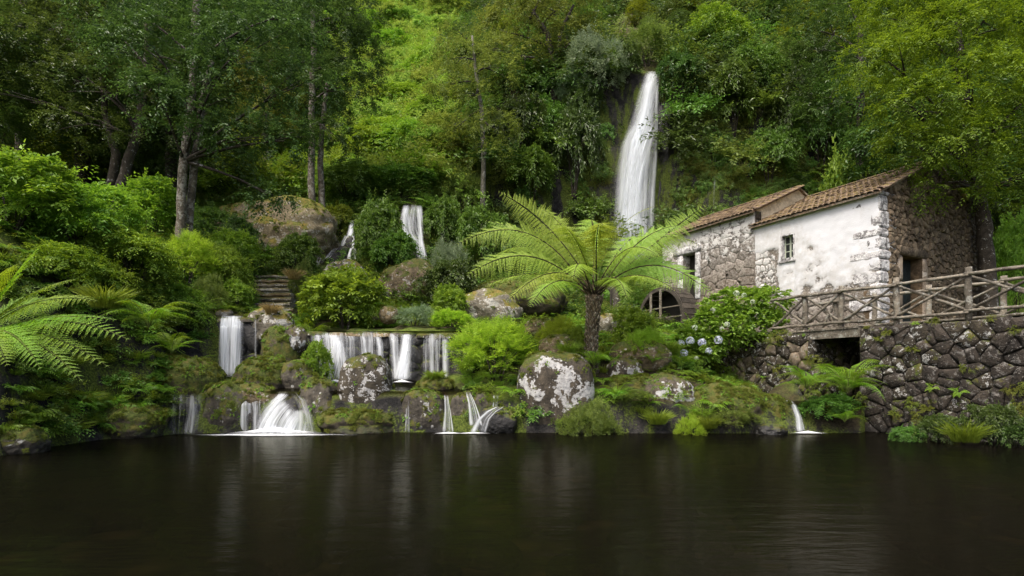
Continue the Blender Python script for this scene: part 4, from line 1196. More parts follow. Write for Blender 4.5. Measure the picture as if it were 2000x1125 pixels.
# ------------------------------------------------------------------ leaves, sprays, fronds, trees
class Leaves:
    """Leaf blades gathered as arrays; each is a folded pair of triangles (base, side, tip, side)."""
    def __init__(self): self.B, self.D, self.U, self.L, self.Wd, self.T = [], [], [], [], [], []
    def add(self, base, dirs, up, length, width, tint):
        n = len(base)
        f = lambda a: np.broadcast_to(np.asarray(a, float), (n,)).copy()
        self.B.append(base); self.D.append(unit(dirs)); self.U.append(up); self.L.append(f(length)); self.Wd.append(f(width)); self.T.append(f(tint))
        return self
    def arrays(self, fold=0.18, droop=0.12):
        B, D, U = np.concatenate(self.B), np.concatenate(self.D), np.concatenate(self.U)
        L, Wd, T = (np.concatenate(a)[:, None] for a in (self.L, self.Wd, self.T))
        side = unit(np.cross(D, U)); nrm = np.cross(side, D)
        mid = B + D * L * 0.42
        a = mid + side * Wd * 0.5 + nrm * Wd * fold
        b = mid - side * Wd * 0.5 + nrm * Wd * fold
        tip = B + D * L - nrm * L * droop
        n = len(B)
        V = np.stack([B, a, tip, b], 1).reshape(-1, 3)
        i = np.arange(n) * 4
        Fc = np.concatenate([np.stack([i, i + 1, i + 2], 1), np.stack([i, i + 2, i + 3], 1)])
        return V, Fc, np.repeat(T[:, 0], 4)
    def mesh(self, name, mat, wood=None, wood_mat=None, **kw):
        V, Fc, T = self.arrays(**kw)
        mi = np.zeros(len(Fc), dtype=np.int32)
        if wood is not None and wood.v:
            tris = []
            for f in wood.f:
                for k in range(1, len(f) - 1): tris.append((f[0], f[k], f[k + 1]))
            tris = np.array(tris) + len(V)
            V = np.concatenate([V, np.array(wood.v)]); T = np.concatenate([T, np.full(len(wood.v), .3)])
            Fc = np.concatenate([Fc, tris]); mi = np.concatenate([mi, np.ones(len(tris), dtype=np.int32)])
        return mesh_np(name, V, Fc, [mat, wood_mat] if wood_mat else [mat], {'tint': np.clip(T, 0, 1)}, mat_idx=mi)

def rdir(rng, n): return unit(rng.normal(size=(n, 3)))

def sprays(lv, rng, C0, out, twigs, tlen, nleaf, llen, lwid, droop=.35, spread=.8, up=.25, alt=.95, tint0=None, tvar=.25, updir=.75):
    """From each centre C0 several twigs grow roughly along out and carry alternate leaves."""
    n = len(C0)
    C1 = np.repeat(C0, twigs, 0); O = np.repeat(out, twigs, 0)
    m = n * twigs
    d = unit(O + rdir(rng, m) * spread + np.array((0, 0, up)))
    TL = tlen * rng.uniform(.55, 1.25, m)
    s = (np.arange(nleaf) + .6) / nleaf
    P = C1[:, None] + d[:, None] * (TL[:, None, None] * s[None, :, None])
    P[..., 2] -= droop * TL[:, None] * s[None] ** 2
    tan = d[:, None] * np.ones((1, nleaf, 1)); tan[..., 2] -= 2 * droop * s[None]
    tan = unit(tan)
    lat = unit(np.cross(d, np.array((0, 0, 1.0)) + rdir(rng, m) * .15))
    sg = np.where(np.arange(nleaf) % 2 == 0, 1.0, -1.0)
    ld = tan * .75 + lat[:, None] * sg[None, :, None] * alt + rng.normal(0, .22, (m, nleaf, 3))
    ld[..., 2] -= .12
    upv = unit(np.cross(lat[:, None], tan) * np.sign(np.cross(lat[:, None], tan)[..., 2:3] + 1e-6) * updir + rdir(rng, m * nleaf).reshape(m, nleaf, 3) * .35 + np.array((0, 0, .25)))
    ls = llen * rng.uniform(.65, 1.25, (m, nleaf)) * (1 - .3 * s[None])
    t = (np.repeat(tint0, twigs) if tint0 is not None else np.full(m, .5))[:, None] + rng.normal(0, tvar, (m, nleaf)) * .5 + rng.normal(0, tvar, (m, 1)) * .5
    return lv.add(P.reshape(-1, 3), ld.reshape(-1, 3), upv.reshape(-1, 3), ls.ravel(), (ls * lwid / llen).ravel(), t.ravel())

def shell(rng, lobes, n, inner=.55, low=-.35):
    """Points on and just inside a union of ellipsoid lobes, with outward directions."""
    w = np.array([l[1][0] * l[1][2] + l[1][0] * l[1][1] for l in lobes]); w = w / w.sum()
    P, Od = [], []
    while len(P) < n:
        c, r = lobes[rng.choice(len(lobes), p=w)]
        d = rdir(rng, 1)[0]
        if d[2] < low: continue
        c, r = np.array(c, float), np.array(r, float)
        k = rng.uniform(inner, 1.0) ** .6
        p = c + d * r * k
        inside = False
        for c2, r2 in lobes:
            q = (p - np.array(c2)) / np.array(r2)
            if (q * q).sum() < .45: inside = True; break
        if inside and rng.random() < .8: continue
        P.append(p); Od.append(unit(d / r))
    return np.array(P), np.array(Od)

def lumpy(rng, rx, ry, rz, n, size=.5, zc=None):
    """A main dome plus smaller lobes on it: an uneven outline."""
    zc = rz * .45 if zc is None else zc
    L = [((0, 0, zc), (rx * .78, ry * .78, rz * .55))]
    for i in range(n):
        th = rng.uniform(0, 2 * math.pi); el = rng.uniform(-.2, 1.1)
        k = rng.uniform(.6, .9)
        c = (math.cos(th) * math.cos(el) * rx * k, math.sin(th) * math.cos(el) * ry * k, max(.12 * rz, zc + math.sin(el) * rz * .5 * k))
        s = size * rng.uniform(.45, 1.2)
        L.append((c, (rx * s, ry * s, rz * s * .62)))
    return L

def stems(rng, rx, ry, rz, n, r=.018):
    g = MB()
    for i in range(n):
        th = rng.uniform(0, 6.28); k = rng.uniform(.2, .75)
        e = np.array((math.cos(th) * rx * k, math.sin(th) * ry * k, rz * rng.uniform(.45, .85)))
        g.tube([(e[0]*.1, e[1]*.1, -.15), (e[0]*.45, e[1]*.45, e[2]*.55), tuple(e)], [r, r*.8, r*.4], 4, False)
    return g

def bush_mesh(name, seed, rx, ry, rz, clumps, twigs, tlen, nleaf, llen, lwid, mat, nl=9, size=.5, droop=.35, spread=.8, up=.25, low=-.35, **kw):
    rng = np.random.default_rng(seed)
    lobes = lumpy(rng, rx, ry, rz, nl, size)
    P, O = shell(rng, lobes, clumps, low=low)
    P[:, 2] = np.maximum(P[:, 2], .02)
    lv = Leaves()
    t0 = np.clip(.5 + rng.normal(0, .16, clumps), .05, 1)
    sprays(lv, rng, P, O, twigs, tlen, nleaf, llen, lwid, droop, spread, up, tint0=t0, **kw)
    q = rng.choice(clumps, max(6, clumps // 9))                     # long shoots break the outline
    sprays(lv, rng, P[q], O[q], 1, tlen * 2.0, nleaf + 3, llen, lwid, droop * .6, .45, up + .35, tint0=np.clip(t0[q] + .15, 0, 1), **kw)
    return lv.mesh(name, mat, stems(rng, rx, ry, rz, 10), BARK_DARK)

def grass_mesh(name, seed, n, r, h, mat, w=.012, arch=.5):
    rng = np.random.default_rng(seed)
    lv = Leaves()
    th = rng.uniform(0, 6.28, n); k = np.sqrt(rng.uniform(0, 1, n)) * r
    B = np.stack([np.cos(th)*k, np.sin(th)*k, np.full(n, -.02)], 1)
    o = np.stack([np.cos(th), np.sin(th), np.zeros(n)], 1)
    D = unit(o * rng.uniform(.1, arch, (n, 1)) + rng.normal(0, .16, (n, 3)) + np.array((0, 0, 1)))
    H = h * rng.uniform(.5, 1.1, n)
    M = B + D * H[:, None] * .55
    lv.add(B, D, o, H * .6, w, rng.uniform(.2, .8, n))
    D2 = unit(D + o * arch * 1.3 - np.array((0, 0, .35)))
    lv.add(M - D * H[:, None]*.1, D2, rdir(rng, n), H * .55, w * .9, rng.uniform(.3, .9, n))
    return lv.mesh(name, mat, droop=.1)

def frond_leaves(lv, rng, pts, n_pin, plen, pw, sub=0, tint=.5, start=.14, taper=.42, angle=.45, droop=.25, upv=(0, 0, 1), wid=.32, lw=.42, jit=.05):
    """One fern frond along a curve: pinnae both sides; sub > 0 splits each pinna into leaflets."""
    pts = np.array(pts, float)
    t = np.linspace(0, 1, len(pts))
    s = start + (1 - start) * (np.arange(n_pin) + .5) / n_pin
    Pn = np.stack([np.interp(s, t, pts[:, k]) for k in range(3)], 1)
    e = 1e-2
    Tn = unit(np.stack([np.interp(np.minimum(s+e, 1), t, pts[:, k]) - np.interp(s-e, t, pts[:, k]) for k in range(3)], 1))
    prof = np.where(s < taper, .35 + .65 * np.sin((s-start)/(taper-start)*math.pi/2), 1.0) * np.where(s >= taper, np.power(np.clip((1-s)/(1-taper), 0, 1), .62), 1)
    prof = np.maximum(prof, .06)
    for sg in (1, -1):
        lat = unit(np.cross(Tn, np.array(upv, float))) * sg
        nr = unit(np.cross(lat, Tn)) * sg
        nr = np.where(nr[:, 2:3] < 0, -nr, nr)
        d = unit(lat + Tn * angle + rng.normal(0, jit, (n_pin, 3)) - np.array((0, 0, droop)))
        Ln = plen * prof * rng.uniform(.9, 1.08, n_pin)
        tt = tint + rng.normal(0, .1, n_pin)
        if sub == 0:
            lv.add(Pn, d, nr + rng.normal(0, .12, (n_pin, 3)), Ln, np.maximum(Ln * wid * .6, pw), tt)
        else:
            q = (np.arange(sub) + .7) / sub
            PP = Pn[:, None] + d[:, None] * (Ln[:, None, None] * q[None, :, None])
            PP[..., 2] -= .16 * Ln[:, None] * q[None]**2
            for s2 in (1, -1):
                dd = unit(Tn)[:, None] * s2 + d[:, None] * .55 + rng.normal(0, .06, (n_pin, sub, 3))
                ll = Ln[:, None] * wid * np.power(1.03 - q[None], .6) * np.ones((n_pin, 1))
                lv.add(PP.reshape(-1, 3), dd.reshape(-1, 3), (nr[:, None] + rng.normal(0, .15, (n_pin, sub, 3))).reshape(-1, 3), ll.ravel(), (ll * lw).ravel() , np.repeat(tt, sub) + rng.normal(0, .06, n_pin*sub))

def bez(a, b, c, n=14):
    t = np.linspace(0, 1, n)[:, None]
    a, b, c = (np.asarray(v, float) for v in (a, b, c))
    return (1-t)**2*a + 2*t*(1-t)*b + t*t*c

def frond_mesh(name, seed, pts, n_pin, plen, mat, rach_mat, sub=0, r=.014, **kw):
    rng = np.random.default_rng(seed)
    lv = Leaves()
    frond_leaves(lv, rng, pts, n_pin, plen, .012, sub, **kw)
    g = MB(); pts = np.array(pts)
    k = np.linspace(0, 1, len(pts))
    g.tube(pts, list(r * (1 - .85 * k)), 5, False)
    return lv.mesh(name, mat, g, rach_mat, fold=.1, droop=.1)

# leaf colours by kind of plant
L_FERN = leaf_mat('fern_leaf', (0.085, 0.185, 0.014), (0.22, 0.37, 0.03), trans=.4, var=.2)
L_TREEFERN = leaf_mat('tree_fern_leaf', (0.14, 0.24, 0.025), (0.34, 0.46, 0.075), trans=.4, var=.15)
L_BRIGHT = leaf_mat('bright_leaf', (0.09, 0.185, 0.02), (0.25, 0.395, 0.042), trans=.35)
L_LIME = leaf_mat('lime_shrub_leaf', (0.2, 0.32, 0.028), (0.4, 0.54, 0.065), trans=.4, var=.2)
L_MID = leaf_mat('mid_green_leaf', (0.055, 0.12, 0.018), (0.16, 0.28, 0.042), trans=.3, rough=.4)
L_DARK = leaf_mat('dark_tree_leaf', (0.026, 0.054, 0.014), (0.095, 0.168, 0.036), trans=.3, rough=.45)
L_DARK2 = leaf_mat('deep_green_leaf', (0.03, 0.062, 0.014), (0.105, 0.18, 0.034), trans=.3, rough=.35)
L_OLIVE = leaf_mat('olive_tree_leaf', (0.075, 0.12, 0.022), (0.2, 0.26, 0.05), trans=.4)
L_YELLOW = leaf_mat('yellow_green_leaf', (0.07, 0.115, 0.01), (0.2, 0.26, 0.024), trans=.4)
L_LEFT = leaf_mat('left_bank_leaf', (0.080, 0.150, 0.014), (0.25, 0.35, 0.035), trans=.4)
L_PALE = leaf_mat('grey_green_leaf', (0.112, 0.176, 0.088), (0.304, 0.400, 0.224), trans=.3, rough=.4)
L_MOSSY = leaf_mat('cliff_moss_leaf', (0.055, 0.085, 0.01), (0.19, 0.22, 0.025), trans=.3, rough=.7)
L_HYD = leaf_mat('hydrangea_leaf', (0.088, 0.208, 0.022), (0.240, 0.432, 0.056), trans=.3, rough=.4)
L_SCRUB = leaf_mat('hillside_scrub_leaf', (0.11, 0.2, 0.03), (0.3, 0.41, 0.08), trans=.4, var=.4, hue=.025)
L_DRY = leaf_mat('dry_grass_leaf', (0.224, 0.192, 0.064), (0.480, 0.400, 0.160), trans=.3)
L_GRASS = leaf_mat('grass_leaf', (0.096, 0.176, 0.019), (0.272, 0.384, 0.048), trans=.4)
RACHIS = rock_mat('fern_stalk', (0.06, 0.045, 0.02), (0.025, 0.02, 0.010))
RACHIS_G = rock_mat('green_stalk', (0.12, 0.16, 0.03), (0.06, 0.08, 0.015))

# ------------------------------------------------------------------ trees
def tree(name, label, base, trunk, lobes, mat, bark, seed, clumps=420, twigs=5, tlen=.8, nleaf=9, llen=.16, lwid=.075, limbs=None, group=None, trunk2=None, droop=.3, spread=.8, up=.15, low=-.6, sides=9, inner=.35, cat='tree', limb_r=.35):
    """trunk: [(x, y, z, r)] relative to base; lobes [(centre, radii)] relative to base; a limb runs to each lobe."""
    rng = np.random.default_rng(seed)
    root = empty(name, base, label=label, cat=cat, group=group)
    g = MB()
    for tk in [trunk] + ([trunk2] if trunk2 else []):
        n = len(tk)
        tp = np.array(tk, float)
        t = np.linspace(0, 1, n); tt = np.linspace(0, 1, n * 4)
        pp = np.stack([np.interp(tt, t, tp[:, k]) for k in range(4)], 1)
        for i in range(1, len(pp) - 1): pp[i, :2] += rng.normal(0, .12 * pp[i, 3], 2)
        pp[0, 3] *= 1.35
        g.tube([p[:3] for p in pp], list(pp[:, 3]), sides, True)
    g2 = MB()
    tp = np.array(trunk, float)
    for c, r in lobes[:limbs if limbs is not None else len(lobes)]:
        c = np.array(c, float)
        z0 = c[2] - np.linalg.norm(c[:2] - tp[-1, :2]) * .5 - .3 * r[2]
        k = np.clip((z0 - tp[0, 2]) / max(tp[-1, 2] - tp[0, 2], .1), .42, .97)
        t = np.linspace(0, 1, len(tp))
        a = np.array([np.interp(k, t, tp[:, q]) for q in range(4)])
        m_ = (a[:3] + c) / 2 + np.array((0, 0, .12 * np.linalg.norm(c - a[:3]))) + rng.normal(0, .12, 3)
        cv = bez(a[:3], m_, c, 7)
        g2.tube(cv, list(np.linspace(a[3] * limb_r * 1.3, .018, 7)), 6, False)
        for b in range(3):
            e = c + rdir(rng, 1)[0] * np.array(r) * .75
            s_ = cv[rng.integers(3, 6)]
            g2.tube(bez(s_, (s_ + e) / 2 + np.array((0, 0, .1)), e, 4), [.035 * a[3] / .18 + .006, .02, .012, .006], 4, False)
    nf = len(g.f); g.add(g2.v, g2.f)
    tm = g.mesh('trunk', [bark, BARK_DARK], True)
    tm.polygons.foreach_set('material_index', [0] * nf + [1] * (len(g.f) - nf))
    link('trunk', tm, root)
    P, O = shell(rng, lobes, clumps, inner, low)
    lv = Leaves()
    t0 = np.clip(.5 + rng.normal(0, .16, clumps), .05, 1)
    sprays(lv, rng, P, O * np.array((1, 1, .5)), twigs, tlen, nleaf, llen, lwid, droop, spread, up, tint0=t0)
    link('crown', lv.mesh('crown', mat), root)
    return root

def layered(rng, h0, h1, r0, r1, n, flat=.35, off=.45):
    """Crown lobes in loose storeys round a trunk."""
    L = []
    for i in range(n):
        t = (i + .5) / n
        z = h0 + (h1 - h0) * t + rng.uniform(-.2, .2)
        rr = r0 + (r1 - r0) * t
        th = i * 2.4 + rng.uniform(-.4, .4)
        k = rr * off * rng.uniform(.7, 1.5)
        s = rr * rng.uniform(.5, .8)
        L.append(((math.cos(th)*k, math.sin(th)*k, z), (s, s, s*flat*rng.uniform(.8, 1.3))))
    return L
# ------------------------------------------------------------------ tree fern
def lob(px, py, w, h, Y, base, dY=None):
    c = at(px, py, Y) - np.asarray(base)
    return (tuple(c), (w / 2 / F_PX * Y, (dY if dY else w / 2 / F_PX * Y * .8), h / 2 / F_PX * Y))

tfy = 17.0
tb = at(1150, 690, tfy); tb[2] = min(tb[2], ground(tb[0], tb[1]))
tf = empty('tree_fern', tb, label='big tree fern with wide arching fronds in the middle of the garden', cat='tree fern')
tc = at(1161, 578, tfy) - tb
rngt = np.random.default_rng(77)
H = tc[2]
TRUNK_F = rock_mat('tree_fern_trunk', (0.10, 0.075, 0.045), (0.035, 0.025, 0.016), lichen=0.3, lscale=9, lcol=(.26, .24, .19))
STUB = rock_mat('frond_scar', (0.15, 0.12, 0.08), (0.05, 0.04, 0.028), lichen=.5, lscale=9, lcol=(.34, .31, .25))
g = MB(); g.tube([tc * t + np.array((0, 0, -.2 * (1 - t))) for t in np.linspace(0, 1, 9)], [.26, .22, .195, .18, .175, .175, .18, .20, .25], 14)
g.build('trunk', TRUNK_F, tf, True)
for i in range(150):
    t = i / 150
    th = i * 2.39996
    p = tc * (t * .96 + .03); r = np.interp(t, np.linspace(0, 1, 9), [.26, .22, .195, .18, .175, .175, .18, .20, .25])
    n_ = np.array((math.cos(th), math.sin(th), 0)); tn = np.array((-math.sin(th), math.cos(th), 0)); u = np.array((0, 0, 1.0))
    w_, l_ = rngt.uniform(.035, .055), rngt.uniform(.09, .15)
    q = p + n_ * (r - .015)
    vs_ = [q - u*l_, q + tn*w_ + n_*.02, q + u*l_*.8 + n_*.035, q - tn*w_ + n_*.02, q + n_*.075 + u*l_*.45]
    MB().add(vs_, [(0, 1, 4), (1, 2, 4), (2, 3, 4), (3, 0, 4)]).build('frond_scar', STUB, tf)
FRONDS = [((1090,430,-.1),(972,374,-.5),1.0), ((1050,385,-.4),(892,478,-.6),1.05), ((1040,440,-.8),(912,540,-1.2),1.0), ((1120,425,-1.2),(1085,440,-2.4),.9),
      ((1165,405,.6),(1150,432,2.0),.9), ((1160,410,-1.3),(1178,440,-2.5),.9), ((1265,480,.2),(1378,400,.4),.95), ((1255,415,.9),(1368,480,1.4),.95),
      ((1270,455,-.6),(1392,578,-.9),1.05), ((1230,500,-1.6),(1320,568,-2.4),.8), ((1060,500,.8),(940,562,1.2),.9), ((1085,505,-1.6),(1035,600,-2.5),.8),
      ((1100,440,1.4),(1035,462,2.6),.9), ((1230,430,1.4),(1262,470,2.6),.9), ((1205,500,-1.8),(1225,585,-2.6),.75), ((1130,470,-1.9),(1120,545,-2.9),.75), ((1050,440,1.0),(965,500,1.8),.9), ((1215,440,-.9),(1285,500,-2.0),.85), ((1070,455,.4),(948,430,.9),1.0), ((1240,440,-.4),(1335,440,-.9),.95), ((1090,480,-.6),(990,590,-1.3),.9), ((1250,500,.3),(1345,540,.8),.9), ((1110,420,.5),(1050,405,1.2),.9)]
for i, (cp, tp_, sc) in enumerate(FRONDS):
    a = tc + np.array((rngt.uniform(-.12, .12), rngt.uniform(-.12, .12), -.05))
    pts = bez(a, at(cp[0], cp[1], tfy + cp[2]) - tb, at(tp_[0], tp_[1], tfy + tp_[2]) - tb, 16)
    L = np.linalg.norm(np.diff(pts, axis=0), axis=1).sum()
    link('frond', frond_mesh('frond', 100 + i, pts, 32, .80 * sc, L_TREEFERN, RACHIS, sub=13, r=.026, start=.20, taper=.5, tint=.5 + rngt.uniform(-.15, .2), wid=.19, lw=.40, droop=.32, jit=.11, upv=(rngt.uniform(-.25, .25), -(1.5 if i in (0, 6) else 1.0 if i in (1, 7, 8, 2) else rngt.uniform(.25, .7)), .8)), tf)
pts = bez(tc, at(1185, 420, tfy) - tb, at(1283, 402, tfy + .2) - tb, 16)
link('frond', frond_mesh('frond', 140, pts, 26, .16, L_TREEFERN, RACHIS_G, sub=8, r=.02, start=.35, taper=.9, tint=.7, wid=.2), tf, label='young bare stalked frond with its tip still unrolling')
for i in range(10):                                                  # brown curled croziers and old stalks in the heart
    th = i * 2.4
    MB().tube(bez(tc, tc + np.array((math.cos(th)*.2, math.sin(th)*.2, .25)), tc + np.array((math.cos(th)*.34, math.sin(th)*.34, .12 + .1*(i % 3)))), list(np.linspace(.03, .012, 14)), 5).build('young_crozier', RACHIS, tf, True)

# ------------------------------------------------------------------ giant fern at the left edge
fy = 11.3
fb = at(-45, 660, fy); gz = ground(fb[0], fb[1]); fc = fb.copy(); fb[2] = gz - .05
gf = empty('giant_fern', fb, label='large bright fern with toothed fronds at the left frame edge over the dark bank', cat='fern')
MB().tube([(0, 0, -.2), (0, 0, max(fc[2] - fb[2], .3))], [.14, .12], 8).build('caudex', RACHIS, gf, True)
c0 = fc - fb
GF = [((0,560,-.4),(84,474,-.9)), ((60,560,-.5),(190,588,-1.1)), ((75,600,-.6),(228,625,-1.4)), ((95,590,-.7),(254,664,-1.7)), ((60,610,-.6),(214,718,-1.3)), ((50,620,-.7),(162,746,-1.5)),
      ((20,610,-1.0),(80,722,-1.8)), ((-30,540,-.6),(35,515,-1.2)), ((40,560,-.2),(150,545,-.2)), ((-20,620,-1.1),(15,715,-1.9)), ((-100,560,-.4),(-150,640,-.9)), ((30,570,.3),(125,600,.7)), ((-70,600,-1),(-70,720,-1.6))]
for i, (cp, tp_) in enumerate(GF):
    pts = bez(c0, at(cp[0], cp[1], fy + cp[2]) - fb, at(tp_[0], tp_[1], fy + tp_[2]) - fb, 16)
    link('frond', frond_mesh('frond', 200 + i, pts, 24, .46, L_FERN, RACHIS_G, sub=9, r=.014, start=.16, taper=.45, tint=.62 + .12 * math.sin(i * 2.2), wid=.27, droop=.12, angle=.55, upv=(rngt.uniform(-.2, .3), -rngt.uniform(.4, .9), .8)), gf)

# ferns built of copied fronds
_p = bez((0, 0, 0), (.35, 0, .75), (1.05, 0, .42), 12)
FR1 = frond_mesh('frond', 300, _p, 20, .26, L_FERN, RACHIS_G, sub=6, r=.008, wid=.28, start=.12, taper=.4)
_p = bez((0, 0, 0), (.25, .05, .55), (.95, .1, .12), 12)
FR2 = frond_mesh('frond', 301, _p, 20, .24, L_FERN, RACHIS_G, sub=6, r=.008, wid=.28, start=.12, taper=.4)
def fern(label, cx, py, Y, size, n, seed, z=None, group=None, a0=0, a1=360):
    p = at(cx, py, Y)
    if z is None: p[2] = ground(p[0], p[1]) - .03
    rng = np.random.default_rng(seed)
    f = empty('fern', p, label=label, cat='fern', group=group)
    for i in range(n):
        o = link('frond', FR1 if i % 2 else FR2, f)
        s = size * rng.uniform(.7, 1.1)
        o.scale = (s, s, s * rng.uniform(.8, 1.25)); o.rotation_euler = (rng.normal(0, .12), rng.normal(0, .12), R(a0 + (a1 - a0) * i / n + rng.uniform(-14, 14)))
    return f
def fern_at(label, cx, py, Y, size, n, seed, **kw): return fern(label, cx, py, Y, size, n, seed, z=1, **kw)
fern_at('bright feathery fern beside the giant fern, under the left shrubs', 290, 640, 13.4, 1.25, 15, 1)
fern_at('second feathery fern lower, above the broad mossy boulder', 335, 690, 14.4, .8, 12, 2)
fern('yellow green fern left of the big broad leaved bush', 608, 630, 19.2, 1.0, 14, 3)
fern('drooping fern left of the straight curtain fall', 372, 640, 16.8, 1.0, 13, 4)
fern_at('fern growing at the foot of the tree fern trunk', 1160, 715, 16.4, .85, 14, 5)
fern_at('fern on the small mossy boulder beside the weir', 600, 715, 16.5, .5, 10, 6)
fern_at('dark fern hanging under the hydrangea', 1325, 722, 18.0, 1.0, 14, 7)
fern_at('broad drooping fern right of the single spout, left half', 1575, 760, 15.2, 1.05, 15, 8)
fern_at('broad drooping fern against the tall basalt wall', 1655, 765, 14.9, 1.25, 16, 9)
fern_at('dark fern low at the foot of the tall basalt wall', 1650, 825, 14.8, .7, 12, 10)
fern_at('pale fern tuft on the terrace right of the small lichen boulder', 1275, 710, 17.0, .6, 11, 12)
fern('fern beside the bottom of the steps', 588, 560, 21.5, .8, 11, 13)
fern_at('bank fern right of the huge lichen boulder', 1205, 780, 15.6, .7, 13, 14)
fern_at('bank fern above the grass tussocks', 1265, 795, 15.5, .7, 13, 15)
fern_at('bank fern below the slanted lichen boulder', 1345, 815, 15.4, .6, 12, 16)
fern_at('little fern on the hummock rock by the weir', 850, 742, 16.3, .4, 9, 17)
fern_at('small fern in the shade under the left bank', 320, 770, 14.9, .5, 9, 18)

# ------------------------------------------------------------------ shrubs
SHR = {
 'broad': bush_mesh('broad_leaf_bush', 1, 1, 1, 1.5, 300, 4, .30, 5, .15, .085, L_BRIGHT, droop=.3, alt=1.0),
 'broad2': bush_mesh('broad_leaf_bush', 2, 1, 1, 1.4, 300, 4, .30, 5, .15, .085, L_MID, nl=11, droop=.3),
 'laurel': bush_mesh('laurel', 3, 1, 1, 1.3, 330, 4, .28, 6, .13, .055, L_DARK2, nl=12, size=.45, droop=.5),
 'laurel2': bush_mesh('laurel', 4, 1, 1, 1.5, 330, 4, .28, 6, .13, .055, L_MID, nl=12, size=.45, droop=.5),
 'fine': bush_mesh('fine_leaf_bush', 5, 1, 1, 1.45, 620, 5, .24, 8, .07, .022, L_LIME, nl=12, size=.4, droop=.1, up=.5, spread=.6),
 'fine2': bush_mesh('fine_leaf_bush', 6, 1, 1, 1.2, 480, 5, .22, 7, .065, .025, L_OLIVE, nl=10, size=.45, droop=.15, up=.4),
 'pale': bush_mesh('pale_bush', 7, 1, 1, 1.3, 360, 5, .25, 7, .08, .03, L_PALE, nl=10, droop=.2, up=.4),
 'spray': bush_mesh('spray_leaf_shrub', 8, 1, 1, 1.3, 300, 4, .42, 9, .115, .045, L_BRIGHT, nl=10, droop=.55, spread=.7),
 'spray2': bush_mesh('spray_leaf_shrub', 9, 1, 1, 1.3, 300, 4, .42, 9, .115, .045, L_LEFT, nl=10, droop=.55, spread=.7),
 'scrub': bush_mesh('scrub', 10, 1, 1, 1.1, 260, 4, .26, 6, .12, .05, L_SCRUB, nl=10, size=.45),
}
def bush(kind, label, cx, top, w, Y, name=None, cat='bush', group=None, rz=None, bottom=None):
    x = (cx - CX) / F_PX * Y
    zt = at(cx, top, Y)[2]
    zb = ground(x, Y) - .12 if bottom is None else at(cx, bottom, Y)[2]
    if zt - zb < .35: zb = zt - .35
    me = SHR[kind]
    if 'hz' not in me.keys():
        co = np.zeros(len(me.vertices) * 3, dtype=np.float32); me.vertices.foreach_get('co', co); co = co.reshape(-1, 3)
        me['hz'] = float(np.percentile(co[:, 2], 99.3)); me['hr'] = float(np.percentile(np.abs(co[:, 0]), 98.5))
    s = w / 2 / F_PX * Y / me['hr']
    o = link(name or me.name.split('.')[0], me, None, (x, Y, zb), label=label, cat=cat, group=group)
    o.scale = (s, s * .9, (zt - zb) / me['hz'])
    o.rotation_euler = (0, 0, rz if rz is not None else (cx * 1.7 + top) % 6.28)
    return o
